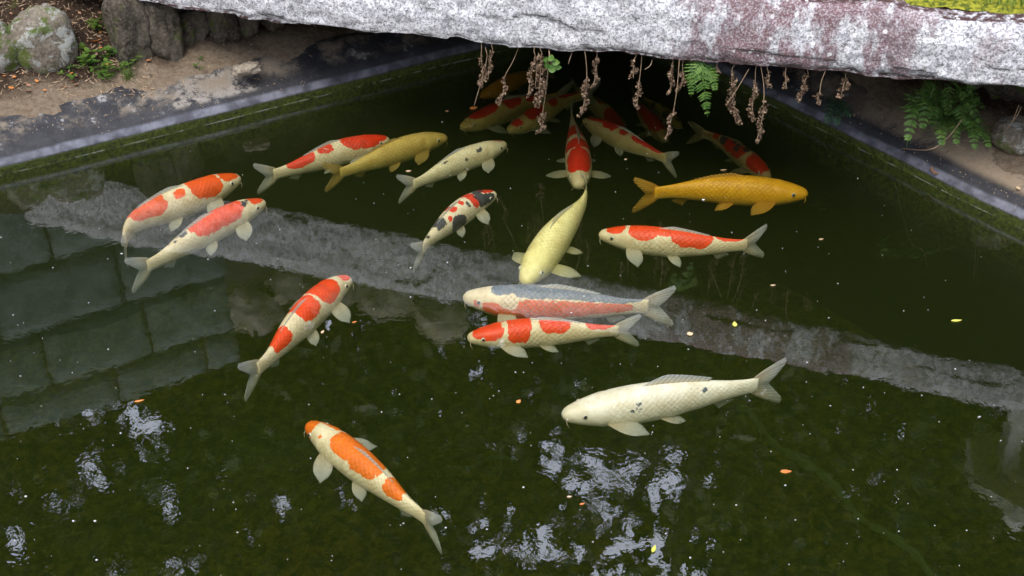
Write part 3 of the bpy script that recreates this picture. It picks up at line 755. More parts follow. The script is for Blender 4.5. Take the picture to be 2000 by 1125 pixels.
def koi(pts, z, label, base=(0.72, 0.61, 0.37), red=(0.72, 0.045, 0.012), black=(0.025, 0.03, 0.045), reds=(), blacks=(), fin='white', girth=1.0,
        scales=0.25, belly=(0.78, 0.72, 0.55), pec=(35, 35), dorsal=0.5, fade=1.0, pitch=0.0, tailspread=1.0, tail_lat=0.0):
    P = [at_z(a, b_, z) for a, b_ in pts]
    path = catmull(P, 24)
    cum = [0.0]
    for a, b_ in zip(path, path[1:]): cum.append(cum[-1] + (b_ - a).length)
    TL = cum[-1]; SL = TL * 0.84
    ptsn = list(zip(cum, path))
    def pos_at(l):
        if l >= TL: return path[-1] + (path[-1] - path[-2]).normalized() * (l - TL)
        lo, hi = 0, len(cum) - 1
        while hi - lo > 1:
            m = (lo + hi) // 2
            if cum[m] <= l: lo = m
            else: hi = m
        return path[lo].lerp(path[hi], (l - cum[lo]) / max(1e-9, cum[hi] - cum[lo]))
    def frame(l):
        e = 0.03 * TL
        a = pos_at(max(0, l - e)); b_ = pos_at(l + e); d = (b_ - a).normalized()        # d points to the tail
        fwd = -d; right = Vector((fwd.y, -fwd.x, 0)).normalized()
        return pos_at(l) + Vector((0, 0, -pitch * l)), d, right
    c0, d0, r0_ = frame(SL * 0.4)
    side = 1.0 if r0_.dot(Vector((0, 0, CAM_H)) - c0) > 0 else -1.0
    org = Vector((c0.x, c0.y, c0.z))
    root = empty('koi', org); tag(root, label, 'fish', 'koi in the pond')
    Hm = 0.099 * SL * girth; Wm = 0.087 * SL * girth                                     # half height, half width
    NS, NR = 84, 36
    V, F, A_red, A_blk, A_scl, A_bel, UV = [], [], [], [], [], [], []
    per = math.pi * (Hm + Wm) / 2
    for i in range(NS + 1):
        s = (i / NS) ** 1.12
        l = s * SL; c_, d, r_ = frame(l)
        hh, ww = smooth_prof(HP, s) * Hm, smooth_prof(WP, s) * Wm
        gill = 1 + 0.035 * math.exp(-((s - 0.185) / 0.022) ** 2) - 0.035 * math.exp(-((s - 0.225) / 0.014) ** 2)
        drop = -0.10 * Hm * (1 - s) if s < 0.2 else -0.08 * Hm * max(0, 1 - (s - 0.2) / 0.4)
        for k in range(NR):
            an = 2 * math.pi * k / NR                                                    # 0 = dorsal line, grows to the fish's right
            tt = an / math.pi if an <= math.pi else an / math.pi - 2
            sx, cz = math.sin(an), math.cos(an)
            e = 0.88
            x = math.copysign(abs(sx) ** e, sx) * ww * (gill if abs(tt) > 0.12 else 1)
            zt = cz * hh * (1.0 if cz > 0 else 1.06)
            if cz > 0: zt += 0.03 * Hm * math.exp(-(sx / 0.25) ** 2) * sstep(0.2, 0.35, s)
            q = c_ + r_ * x + Vector((0, 0, zt + drop))
            q += d * (0.0)
            V.append(q - org)
            tc = tt * side                                                               # + = side that faces the camera bank
            A_red.append(min([box_sd(s, tc, p_, SL, per) for p_ in reds] + [0.05])); A_blk.append(min([box_sd(s, tc, p_, SL, per) for p_ in blacks] + [0.05]))
            A_scl.append(sstep(0.19, 0.26, s) * (1 - sstep(0.93, 1.0, s))); A_bel.append(sstep(0.5, 0.85, abs(tt)))
            UV.append((s * SL / 0.0135, tc * per * (0.35 + 0.65 * smooth_prof(HP, s)) / 0.0135))
    for i in range(NS):
        for k in range(NR):
            k2 = (k + 1) % NR
            F.append((i * NR + k, i * NR + k2, (i + 1) * NR + k2, (i + 1) * NR + k))
    F.append(tuple(range(NR))[::-1]); F.append(tuple(range(NS * NR, NS * NR + NR)))
    mat = koi_mat('koi skin', base, red, black, scales, belly, fade)
    body = mesh('body', V, F, mat, root)
    for nm, arr in (('red', A_red), ('blk', A_blk), ('scl', A_scl), ('bel', A_bel)):
        a = body.data.attributes.new(nm, 'FLOAT', 'POINT'); a.data.foreach_set('value', arr)
    lay = body.data.uv_layers.new(name='scale_uv')
    uvf = np.array([UV[lp.vertex_index] for lp in body.data.loops], dtype=np.float32).ravel(); lay.data.foreach_set('uv', uvf)
    fm = FINM[fin]
    up = Vector((0, 0, 1))
    # tail fin follows the end of the path
    G = []
    nu, nv = 17, 12
    for j in range(nv):
        v = j / (nv - 1); row = []
        for i in range(nu):
            w = 2 * i / (nu - 1) - 1                                                     # -1 lower lobe, +1 upper lobe
            reach = (0.095 + 0.112 * abs(w) ** 1.4) * (1 - 0.20 * sstep(0.8, 1.0, abs(w)))                                          # fork
            l = SL * (0.965 + reach * v * 1.02) if True else 0
            c_, d, r_ = frame(min(l, TL * 1.12))
            half = Hm * 0.42 + (0.093 * SL * tailspread * (1.0 if w > 0 else 1.05)) * v ** 0.75 * (0.55 + 0.45 * abs(w))
            row.append(c_ + up * (w * half * (1 if abs(w) < .99 else 0.985)) + r_ * side * (tail_lat * SL * v * v * w + 0.006 * SL * math.sin(w * 5) * v) + up * (-0.02 * Hm))
        G.append(row)
    fin_obj('tail_fin', G, fm, root, org)
    # dorsal fin
    G = []; nu, nv = 20, 6
    for j in range(nv):
        v = j / (nv - 1); row = []
        for i in range(nu):
            u = i / (nu - 1); s = 0.37 + 0.36 * u
            hgt = SL * 0.075 * dorsal * (math.sin(math.pi * min(1, u * 3.2 + 0.02) / 2) * (1 - 0.62 * u))
            c_, d, r_ = frame(s * SL + v * hgt * 1.3)
            topz = smooth_prof(HP, s) * Hm * 1.0 - 0.08 * Hm * max(0, 1 - (s - 0.2) / 0.4)
            row.append(c_ + up * (topz - 0.004 + v * hgt) + r_ * side * v * hgt * -0.35)
        G.append(row)
    fin_obj('dorsal_fin', G, fm, root, org)
    # paired fins
    def paddle(nm, s, tt, Lf, Wf, sweep_, sgn, tilt):
        c_, d, r_ = frame(s * SL)
        ang = tt * math.pi
        rootp = c_ + r_ * sgn * math.sin(ang) * smooth_prof(WP, s) * Wm * 0.90 + up * (math.cos(ang) * smooth_prof(HP, s) * Hm * 0.92)
        a = math.radians(sweep_)
        out = (r_ * sgn * math.cos(a) + d * math.sin(a)) ; out = (out + up * tilt).normalized()
        acr = (d * math.cos(a) - r_ * sgn * math.sin(a)).normalized()
        G = []; nu, nv = 11, 10
        for j in range(nv):
            v = j / (nv - 1); row = []
            wv = Wf * (0.34 + 0.66 * math.sin(math.pi * min(1, 0.16 + v * 0.62))) * math.sqrt(max(0.0, 1 - v ** 5 * 0.93))
            for i in range(nu):
                u = i / (nu - 1) - 0.5
                row.append(rootp + out * (Lf * v * (1 - 0.10 * (2 * u) ** 2 * v) - 0.012) + acr * (u * wv + 0.10 * Lf * v * v) + up * (-0.10 * Lf * v * v + 0.02 * Lf * math.sin(u * 6)))
            G.append(row)
        fin_obj(nm, G, fm, root, org, 0.002)
    for sgn in (1, -1):
        sw = pec[0] if sgn == side else pec[1]
        paddle('pectoral_fin', 0.245, 0.66, 0.195 * SL, 0.112 * SL, sw, sgn, -0.10)
        paddle('pelvic_fin', 0.50, 0.76, 0.135 * SL, 0.078 * SL, sw + 18, sgn, -0.22)
    G = []; nu, nv = 8, 5
    for j in range(nv):
        v = j / (nv - 1); row = []
        for i in range(nu):
            u = i / (nu - 1); s = 0.755 + 0.08 * u
            c_, d, r_ = frame(s * SL + v * SL * 0.05)
            row.append(c_ + up * (-smooth_prof(HP, s) * Hm + 0.006 - v * SL * 0.062 * (1 - 0.5 * u)))
        G.append(row)
    fin_obj('anal_fin', G, fm, root, org)
    # eyes and barbels
    for sgn in (1, -1):
        s = 0.098; c_, d, r_ = frame(s * SL); an = 0.40 * math.pi
        q = c_ + r_ * sgn * (math.sin(an) ** 0.88) * smooth_prof(WP, s) * Wm * 0.95 + up * (math.cos(an) * smooth_prof(HP, s) * Hm - 0.09 * Hm)
        V, F = sphere(14, 9, 0.0085 * SL / 0.6); e_ = mesh('eye', V, F, M['eye'], root); e_.location = q - org
        V, F = sphere(12, 8, 0.0058 * SL / 0.6); pu = mesh('pupil', V, F, M['pupil'], e_); pu.location = (r_ * sgn * 0.9 + up * 0.35).normalized() * 0.0040 * SL / 0.6
        s = 0.015; c_, d, r_ = frame(s * SL)
        b0 = c_ + r_ * sgn * Wm * 0.30 - up * Hm * 0.22
        V, F = tube([b0 - org, b0 + r_ * sgn * 0.008 - up * 0.010 - org, b0 + r_ * sgn * 0.012 - up * 0.022 + d * 0.006 - org], [0.0018, 0.0014, 0.0006], 6)
        mesh('barbel', V, F, fm, root)
    return root

CREAM = (0.74, 0.645, 0.42); RED = (0.74, 0.040, 0.012); ORG = (0.80, 0.10, 0.012)
koi([(468, 344), (425, 362), (370, 387), (312, 410), (264, 434), (245, 464), (243, 508)], -0.10, 'cream koi with red head, red saddle and small red spot, tail bent aside', CREAM, ORG,
    reds=[(0.02, 0.155, -0.7, 0.28), (0.17, 0.39, -0.8, 0.48), (0.43, 0.50, 0.06, 0.26), (0.55, 0.82, -0.7, 0.46)], scales=0.13, pec=(30, 40), tailspread=0.55, girth=1.05)
koi([(517, 392), (470, 413), (420, 440), (370, 470), (320, 502), (285, 521), (238, 546)], -0.09, 'koi with long orange-red back and small black marks behind a red head', CREAM, (0.80, 0.085, 0.025),
    reds=[(0.02, 0.13, -0.6, 0.22), (0.19, 0.64, -0.8, 0.45)], blacks=[(0.155, 0.20, 0.02, 0.2), (0.13, 0.145, -0.02, 0.1), (0.66, 0.72, -0.12, 0.1), (0.75, 0.78, 0.0, 0.12), (0.8, 0.82, -0.1, 0.0)], scales=0.13, pec=(25, 40))
koi([(760, 270), (715, 282), (660, 298), (610, 316), (560, 333), (530, 342), (486, 352)], -0.12, 'cream koi with red back from snout to shoulder and red tail-stalk patches', CREAM, RED,
    reds=[(0.02, 0.42, -0.8, 0.42), (0.50, 0.63, -0.1, 0.28), (0.66, 0.89, -0.6, 0.44)], scales=0.3, pec=(60, 45))
koi([(873, 266), (830, 276), (780, 293), (730, 313), (690, 329), (660, 339), (620, 350)], -0.13, 'plain olive-gold koi swimming beside the red-backed koi', (0.60, 0.45, 0.12), scales=0.3, belly=(0.58, 0.48, 0.2), fin='olive', pec=(40, 40))
koi([(988, 279), (945, 296), (900, 314), (855, 337), (815, 357), (795, 363), (766, 373)], -0.11, 'cream koi with scattered black spots and a pink forehead', (0.74, 0.68, 0.42), (0.55, 0.10, 0.09),
    reds=[(0.02, 0.13, -0.4, 0.06)], blacks=[(0.30, 0.36, 0.15, 0.28), (0.28, 0.40, -0.3, -0.08), (0.46, 0.49, 0.30, 0.38), (0.46, 0.60, -0.16, -0.06), (0.62, 0.70, 0.06, 0.16)], scales=0.3, pec=(30, 40), fade=0.8)
koi([(968, 376), (930, 393), (895, 418), (860, 448), (835, 473), (822, 490), (796, 510)], -0.10, 'small three-coloured koi with red bands and black blotches', (0.78, 0.70, 0.48), (0.70, 0.045, 0.02),
    reds=[(0.03, 0.17, -0.6, 0.12), (0.24, 0.34, -0.4, 0.42), (0.40, 0.44, -0.05, 0.12), (0.50, 0.57, -0.4, 0.14), (0.6, 0.64, 0.12, 0.26)],
    blacks=[(0.05, 0.2, 0.16, 0.55), (0.16, 0.26, -0.35, 0.5), (0.36, 0.39, 0.1, 0.3), (0.46, 0.62, 0.30, 0.75), (0.66, 0.78, -0.3, 0.30), (0.12, 0.15, -0.4, 0.0), (0.88, 0.92, -0.1, 0.2)], scales=0.13, pec=(20, 40), girth=1.05)
koi([(1130, 362), (1131, 330), (1128, 300), (1123, 268), (1118, 240), (1113, 212)], -0.17, 'stout koi with broad red back swimming head-on with spread side fins', (0.72, 0.62, 0.42), (0.72, 0.025, 0.01),
    reds=[(0.10, 0.36, -0.36, 0.36), (0.38, 0.52, -0.40, 0.40), (0.58, 0.78, -0.6, 0.6)], scales=0.13, pec=(2, 2), dorsal=0.7, girth=1.15)
koi([(1024, 549), (1050, 512), (1085, 464), (1116, 427), (1139, 396), (1144, 370), (1124, 356)], -0.10, 'pale lemon-yellow koi curling its tail, scales finely netted', (0.78, 0.72, 0.30), scales=0.32, belly=(0.8, 0.76, 0.45), fin='yellow', girth=1.12, pec=(5, 30), dorsal=0.6, tailspread=0.6)
koi([(1170, 455), (1230, 463), (1300, 472), (1370, 478), (1430, 479), (1460, 477), (1508, 466)], -0.11, 'cream koi with one long jagged orange-red band along its back', CREAM, (0.80, 0.065, 0.010),
    reds=[(0.05, 0.18, -0.8, 0.22), (0.20, 0.40, -0.8, 0.34), (0.36, 0.50, -0.8, 0.20), (0.48, 0.76, -0.8, 0.46), (0.78, 0.97, -0.6, 0.18)], scales=0.13, pec=(15, 35))
koi([(1578, 376), (1500, 372), (1420, 370), (1350, 371), (1300, 375), (1270, 378), (1222, 382)], -0.12, 'plain bright golden-orange koi with netted scales', (0.80, 0.42, 0.020), scales=0.35, belly=(0.74, 0.46, 0.10), fin='gold', pec=(40, 40))
koi([(905, 577), (970, 584), (1040, 589), (1120, 594), (1200, 598), (1260, 598), (1335, 597)], -0.10, 'koi with blue-grey netted back and orange flank', (0.76, 0.66, 0.46), (0.78, 0.10, 0.02), (0.09, 0.13, 0.18),
    reds=[(0.07, 0.10, 0.35, 0.55), (0.12, 0.22, 0.36, 0.7), (0.31, 0.92, 0.27, 0.62), (0.2, 0.5, 0.48, 0.7)], blacks=[(0.16, 0.30, -0.4, 0.20), (0.27, 0.97, -0.5, 0.25)], scales=0.6, pec=(10, 40), fade=0.9)
koi([(913, 658), (970, 653), (1030, 649), (1100, 648), (1160, 647), (1200, 646), (1264, 644)], -0.11, 'cream koi with four separate orange-red patches from head to tail', CREAM, (0.80, 0.062, 0.010),
    reds=[(0.03, 0.235, -0.8, 0.42), (0.265, 0.42, -0.8, 0.54), (0.47, 0.69, -0.8, 0.38), (0.79, 0.96, -0.7, 0.27)], scales=0.13, pec=(45, 45))
koi([(683, 541), (645, 568), (605, 608), (565, 652), (530, 694), (508, 716), (460, 758)], -0.09, 'large cream koi with two broad red saddles and a red tail patch', CREAM, (0.80, 0.062, 0.008),
    reds=[(0.02, 0.10, -0.5, 0.24), (0.155, 0.37, -0.7, 0.42), (0.385, 0.57, -0.6, 0.42), (0.69, 0.85, -0.7, 0.46)], scales=0.13, pec=(20, 40), girth=1.05, dorsal=0.4)
koi([(601, 826), (640, 856), (690, 897), (745, 942), (790, 981), (825, 1008), (874, 1058)], -0.09, 'cream koi with flecked orange head and orange patches, trailing tail', (0.74, 0.66, 0.42), (0.80, 0.17, 0.010),
    reds=[(0.0, 0.10, -0.8, 0.8), (0.08, 0.24, -0.5, -0.08), (0.26, 0.48, -0.42, 0.30), (0.44, 0.65, -0.3, 0.38), (0.70, 0.83, -0.5, 0.4), (0.17, 0.19, 0.2, 0.26)], blacks=[(0.155, 0.17, -0.2, -0.13)], scales=0.13, pec=(35, 30), dorsal=0.45)
koi([(1098, 808), (1170, 797), (1250, 786), (1340, 773), (1420, 761), (1470, 753), (1548, 738)], -0.09, 'large plain white koi with a few slate specks', (0.80, 0.77, 0.62), black=(0.05, 0.08, 0.10),
    blacks=[(0.315, 0.335, 0.38, 0.44), (0.36, 0.385, 0.34, 0.40), (0.355, 0.38, 0.27, 0.32), (0.63, 0.65, 0.17, 0.22), (0.66, 0.685, 0.16, 0.22), (0.685, 0.71, 0.17, 0.25), (0.70, 0.72, 0.23, 0.28)], scales=0.10, pec=(55, 45), dorsal=0.8, tailspread=1.1)
koi([(900, 248), (940, 233), (985, 216), (1030, 203), (1070, 194), (1095, 189), (1130, 181)], -0.19, 'shaded koi with red blotches, pale snout pointing out of the bridge shadow', (0.56, 0.42, 0.14), (0.62, 0.02, 0.012),  # koi from here on: bridge shade and murk tint mixed into base colours
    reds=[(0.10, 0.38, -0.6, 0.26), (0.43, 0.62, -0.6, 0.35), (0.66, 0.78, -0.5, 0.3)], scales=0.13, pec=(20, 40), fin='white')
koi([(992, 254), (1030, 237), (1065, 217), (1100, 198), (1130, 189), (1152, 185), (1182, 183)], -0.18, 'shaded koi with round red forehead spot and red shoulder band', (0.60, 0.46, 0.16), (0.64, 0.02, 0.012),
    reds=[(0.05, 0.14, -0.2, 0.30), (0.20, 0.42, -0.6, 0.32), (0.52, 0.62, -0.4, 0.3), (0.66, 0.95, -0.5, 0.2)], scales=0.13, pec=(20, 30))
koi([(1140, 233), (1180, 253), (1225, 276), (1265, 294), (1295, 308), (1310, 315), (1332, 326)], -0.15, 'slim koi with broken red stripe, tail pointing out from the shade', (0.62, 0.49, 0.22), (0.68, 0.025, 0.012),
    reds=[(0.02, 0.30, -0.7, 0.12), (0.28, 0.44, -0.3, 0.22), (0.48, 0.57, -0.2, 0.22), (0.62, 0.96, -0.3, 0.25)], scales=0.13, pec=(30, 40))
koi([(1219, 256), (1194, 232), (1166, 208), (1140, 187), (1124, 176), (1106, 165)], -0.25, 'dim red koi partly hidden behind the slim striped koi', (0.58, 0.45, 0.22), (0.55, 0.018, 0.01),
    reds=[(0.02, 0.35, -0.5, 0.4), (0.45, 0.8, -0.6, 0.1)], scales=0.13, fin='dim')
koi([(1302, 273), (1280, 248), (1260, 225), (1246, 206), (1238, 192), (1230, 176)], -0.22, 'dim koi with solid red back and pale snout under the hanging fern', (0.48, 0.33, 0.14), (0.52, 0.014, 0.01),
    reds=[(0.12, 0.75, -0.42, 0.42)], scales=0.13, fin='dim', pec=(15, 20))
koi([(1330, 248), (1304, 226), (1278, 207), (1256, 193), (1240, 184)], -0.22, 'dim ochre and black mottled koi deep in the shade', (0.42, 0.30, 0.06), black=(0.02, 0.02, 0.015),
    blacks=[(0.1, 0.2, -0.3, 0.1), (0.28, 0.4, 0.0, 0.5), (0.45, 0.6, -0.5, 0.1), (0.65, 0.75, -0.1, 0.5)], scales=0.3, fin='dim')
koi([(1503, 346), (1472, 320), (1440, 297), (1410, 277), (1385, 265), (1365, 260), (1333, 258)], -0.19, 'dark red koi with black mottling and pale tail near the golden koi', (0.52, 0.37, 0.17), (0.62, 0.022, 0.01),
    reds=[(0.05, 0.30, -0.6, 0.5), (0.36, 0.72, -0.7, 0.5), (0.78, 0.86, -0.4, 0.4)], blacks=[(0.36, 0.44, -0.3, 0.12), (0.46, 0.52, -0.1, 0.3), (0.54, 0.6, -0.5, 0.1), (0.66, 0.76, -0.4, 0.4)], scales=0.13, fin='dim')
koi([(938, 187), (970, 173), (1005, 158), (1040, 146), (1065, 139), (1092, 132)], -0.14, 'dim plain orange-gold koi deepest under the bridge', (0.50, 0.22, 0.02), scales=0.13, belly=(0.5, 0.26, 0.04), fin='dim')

# ---------------------------------------------------------------- hanging dry fronds
rng = random.Random(21)
def dry_frond(top_px, stem_px, tip_px, width, label):
    """hangs from the slab edge at top_px; curled leaflets from stem_px to tip_px"""
    bk = rng.uniform(0.015, 0.05)
    a, b_, c_ = at_front(*top_px, bk), at_front(*stem_px, bk), at_front(*tip_px, bk)
    a = a + Vector((0, 0, 0.02))
    root = empty('dry_frond', a); tag(root, label, 'dry fern', 'dry fronds hanging from the slab')
    mid = b_.lerp(c_, 0.5) + Vector((rng.uniform(-.006, .006), 0, 0))
    path = [a - a, a.lerp(b_, 0.5) + Vector((rng.uniform(-.005, .005), 0, 0)) - a, b_ - a, mid - a, c_ - a]
    sm = catmull(path, 5)
    V, F = tube(sm, [0.0014] * len(sm), 5); mesh('stem', V, F, M['dry_stem'], root)
    L = (c_ - b_).length; n = int(60 + L * 1100 * (width / 0.012))
    mb = MB(); width *= 0.85; ph = rng.uniform(0, 9); n = int(n * rng.uniform(0.4, 0.8)); width *= rng.uniform(0.8, 1.25)
    for i in range(n):
        f = rng.random() ** 0.9
        q = (b_ - a).lerp(mid - a, f * 2) if f < 0.5 else (mid - a).lerp(c_ - a, f * 2 - 1)
        q = q + Vector((0.009 * math.sin(f * 8 + ph) * (0.3 + f), 0.006 * math.cos(f * 13 + ph), 0))
        lump = 0.5 + 0.5 * noise.noise(Vector((f * L * 55, ph, 0)))
        if rng.random() > 0.35 + 1.1 * lump: continue
        env = width * (0.4 + 0.6 * math.sin(math.pi * min(1, 0.15 + f * 0.8))) * (0.35 + 1.1 * lump)
        an = rng.uniform(0, 6.28); rad = env * math.sqrt(rng.random())
        q = q + Vector((math.cos(an) * rad, math.sin(an) * rad, rng.uniform(-.004, .004)))
        # one curled leaflet: bent strip of three quads
        s = rng.uniform(0.003, 0.008); ax = Vector((rng.gauss(0, 1), rng.gauss(0, 1), rng.gauss(0, .6))).normalized()
        sd_ = ax.cross(Vector((rng.gauss(0, 1), rng.gauss(0, 1), rng.gauss(0, 1)))).normalized(); nn = ax.cross(sd_)
        V = []
        for k in range(4):
            th = -0.9 + 0.9 * k
            cpt = q + ax * s * 0.6 * math.sin(th) + nn * s * 0.6 * math.cos(th)
            w = s * (0.42, 0.55, 0.5, 0.2)[k]
            V += [cpt - sd_ * w, cpt + sd_ * w]
        mb.add(V, [(0, 1, 3, 2), (2, 3, 5, 4), (4, 5, 7, 6)])
    tag(mb.build('curled_leaflets', M['dry'], root), kind='stuff')
FR = [((940, 92), (940, 108), (943, 172), 0.014, 'dry brown frond with forked tip nearest the dark liner corner'), ((961, 92), (962, 100), (953, 157), 0.011, 'dry brown frond close beside the forked one'),
      ((1015, 97), (986, 150), (976, 206), 0.011, 'dry frond on a long slanting bare stem'), ((1044, 100), (1045, 112), (1032, 190), 0.013, 'ragged dry frond left free beside the thick bundle'),
      ((1056, 100), (1058, 106), (1054, 208), 0.021, 'thick bundle of dry fronds beside the green ivy leaves'), ((1073, 103), (1060, 221), (1054, 258), 0.016, 'dry frond with one oval clump hung far down by a thread'),
      ((1141, 105), (1146, 150), (1135, 226), 0.014, 'long dry frond with swollen lower clump hanging alone'), ((1165, 106), (1166, 110), (1159, 171), 0.012, 'short twisted dry frond behind the head-on koi'),
      ((1240, 113), (1239, 116), (1237, 153), 0.014, 'short stubby dry frond above the dim red koi'), ((1253, 115), (1248, 162), (1243, 213), 0.013, 'dry frond with spindle-shaped clump on a thin thread'),
      ((1312, 124), (1312, 128), (1309, 182), 0.013, 'dry frond next to the hanging green fern'), ((1334, 127), (1334, 140), (1327, 177), 0.011, 'dry frond half covered by the hanging green fern'),
      ((1326, 126), (1316, 213), (1301, 270), 0.011, 'dry frond that hangs lowest by a long thread beside the green fern'), ((1400, 130), (1400, 131), (1396, 153), 0.012, 'very short dry tuft past the hanging green fern'),
      ((1432, 133), (1430, 137), (1438, 242), 0.019, 'thick tapering dry frond past the green fern'), ((1476, 136), (1475, 160), (1467, 238), 0.014, 'dry frond with split lower end beside the longest one'),
      ((1484, 137), (1492, 197), (1477, 277), 0.018, 'longest dry frond with pale heavy tip'), ((1499, 136), (1500, 138), (1498, 172), 0.009, 'thin short dry frond beside the longest one'),
      ((1534, 140), (1534, 142), (1536, 172), 0.007, 'tiny thin dry wisp alone below the slab'), ((1578, 143), (1578, 144), (1565, 195), 0.013, 'curving dry frond near the small fern on the right bank'),
      ((1612, 146), (1601, 180), (1596, 203), 0.010, 'small dry clump on a thread above the small fern'), ((1650, 152), (1652, 154), (1643, 190), 0.022, 'broad dry tuft above the small fern')]
for f_ in FR: dry_frond(*f_)
for i, (a0, a1, a2, lab) in enumerate([((948, 92), (950, 120), (926, 207), 'bare slanting stem reaching down to the floating orange leaf'), ((1117, 104), (1113, 115), (1110, 125), 'tiny bare rootlet under the slab beside the long dry frond'), ((1274, 117), (1270, 128), (1259, 136), 'short bare rootlet curving out from under the slab'), ((1463, 134), (1445, 165), (1418, 208), 'bare slanting stem beside the thick tapering frond'), ((1052, 103), (1048, 140), (1046, 170), 'bare straight stem within the thick bundle')]):
    P = [at_front(*a0, 0.03), at_front(*a1, 0.02), at_front(*a2, 0.02)]; b0 = P[0].copy(); sm = catmull([q - b0 for q in P], 6)
    V, F = tube(sm, [0.0013] * len(sm), 5); o = mesh('bare_stem', V, F, M['dry_stem']); o.location = b0; tag(o, lab, 'stem')
g = MB()

# ---------------------------------------------------------------- green ferns
def frond_mesh(path, width, pairs, mat_seed):
    """pinnate frond along a path: leaflets with toothed lobes"""
    rr = random.Random(mat_seed); mb = MB()
    sm = catmull(path, 8); n = len(sm)
    mb.add(*tube(sm, [0.0018 * (1 - 0.7 * i / n) for i in range(n)], 5))
    nrm0 = None
    for k in range(pairs):
        f = 0.08 + 0.90 * k / pairs; i = min(n - 2, int(f * (n - 1)))
        d = (sm[i + 1] - sm[max(0, i - 1)]).normalized(); p_ = sm[i]
        s = d.cross(Vector((0, -0.6, 0.8))).normalized()
        if s.length < 0.1: s = Vector((1, 0, 0))
        nn = s.cross(d).normalized()
        env = width * (0.55 + 0.45 * math.sin(math.pi * min(1, f * 1.6 + 0.15))) * (1 - f ** 2.2) + 0.003
        for sg in (-1, 1):
            Lp = env * rr.uniform(0.9, 1.08); ax = (s * sg * 0.9 + d * 0.42 - nn * 0.10 + Vector((0, 0, -0.1))).normalized()
            ac = (d - ax * d.dot(ax)).normalized(); m = 7
            wp = (sm[-1] - sm[0]).length / pairs * 0.30
            V = [p_]; F = []
            for j in range(1, m + 1):
                u = j / m; w = wp * (1 - u ** 1.6) * (1.15 if j % 2 else 0.62) + 0.0004
                c_ = p_ + ax * Lp * u - nn * 0.12 * Lp * u * u
                V += [c_ + ac * w + ax * 0.004, c_, c_ - ac * w + ax * 0.004]
            F += [(0, 2, 1), (0, 3, 2)]
            for j in range(m - 1):
                a = 1 + 3 * j; F += [(a, a + 1, a + 4, a + 3), (a + 1, a + 2, a + 5, a + 4)]
            mb.add(V, F)
    return mb
def fern(base, fronds, label, mat):
    root = empty('fern', base); tag(root, label, 'fern')
    for i, (path, w, n) in enumerate(fronds):
        b_ = Vector(base)
        frond_mesh([Vector(q) - b_ for q in path], w, n, i + int(base[0] * 100)).build('frond', M[mat], root, smooth=False)
def fp(px, py, y): 
    d = ray(px, py); k = y / d.y
    return Vector((d.x * k, y, CAM_H + d.z * k))
b_ = at_front(1370, 118, 0.03)
fern(b_, [([b_, at_front(1372, 150, 0.0), at_front(1378, 190, -0.01), at_front(1382, 228, -0.02)], 0.062, 16), ([b_, at_front(1356, 140, 0.0), at_front(1352, 165, -.01), at_front(1349, 190, -.02)], 0.042, 11), ([b_, at_front(1388, 140, 0.02), at_front(1395, 160, .01), at_front(1397, 180, .0)], 0.038, 10)],
     'green fern frond hanging down from the slab edge', 'fern')
b_ = fp(1640, 205, 4.22)
fern(b_, [([b_, fp(1632, 198, 4.16), fp(1620, 222, 4.10), fp(1614, 246, 4.07)], 0.058, 11), ([b_, fp(1645, 195, 4.17), fp(1650, 215, 4.12), fp(1668, 228, 4.10)], 0.05, 10), ([b_, fp(1640, 200, 4.15), fp(1636, 225, 4.08), fp(1634, 248, 4.05)], 0.052, 10)],
     'small dark green fern on the right liner shelf deep under the bridge', 'fern_dark')
b_ = fp(1850, 225, 4.05)
FB = [(1770, 288, 3.84, 1790, 205, .055), (1800, 262, 3.86, 1815, 195, .055), (1840, 292, 3.80, 1838, 235, .05), (1870, 290, 3.82, 1862, 235, .045), (1905, 300, 3.82, 1900, 240, .045), (1770, 240, 3.95, 1790, 190, .05), (1900, 190, 4.0, 1875, 185, .045), (1925, 215, 3.95, 1890, 195, .04), (1880, 250, 3.9, 1872, 205, .05), (1935, 295, 3.84, 1915, 250, .04), (1830, 200, 4.0, 1838, 190, .05)]
rq = random.Random(4)
for _ in range(12):
    ex, ey = rq.uniform(1765, 1935), rq.uniform(195, 285); FB.append((ex, ey, 3.98 - (ey - 180) / 110 * 0.14, (ex + 1850) / 2, ey - rq.uniform(28, 50), rq.uniform(.035, .05)))
fern(b_, [([b_, fp(mx, my, (y + 4.05) / 2), fp((mx + ex) / 2, (my + ey) / 2 - 6, y + 0.05), fp(ex, ey, y)], w * 1.2, 13) for ex, ey, y, mx, my, w in FB], 'large bushy green fern drooping over silt on the right bank', 'fern')
# ivy-like leaves by the thick bundle
def leaf_shape(L, W, curl=0.15, n=6):
    V, F = [], []
    for i in range(n + 1):
        u = i / n; w = W * 0.5 * math.sin(math.pi * u ** 0.8) + 0.0003
        z = curl * L * (u - 0.5) ** 2
        V += [Vector((L * (u - .5), -w, z + curl * w * 0.8)), Vector((L * (u - .5), 0, z)), Vector((L * (u - .5), w, z + curl * w * 0.8))]
    for i in range(n):
        a = 3 * i; F += [(a, a + 3, a + 4, a + 1), (a + 1, a + 4, a + 5, a + 2)]
    return V, F
ivy = empty('ivy_sprig', at_front(1072, 103, 0.02)); tag(ivy, 'small sprig of green leaves hanging beside the thick dry bundle', 'ivy')
for px, py, L in [(1066, 116, .026), (1078, 114, .03), (1086, 122, .03), (1080, 134, .036), (1068, 128, .028), (1090, 131, .026)]:
    V, F = leaf_shape(L, L * 0.8, 0.3)
    o = mesh('leaf', V, F, M['fern'], ivy); o.location = at_front(px, py, 0.0) - ivy.location
    o.rotation_euler = (rng.uniform(0.9, 1.5), rng.uniform(-.3, .3), rng.uniform(-.8, .8))
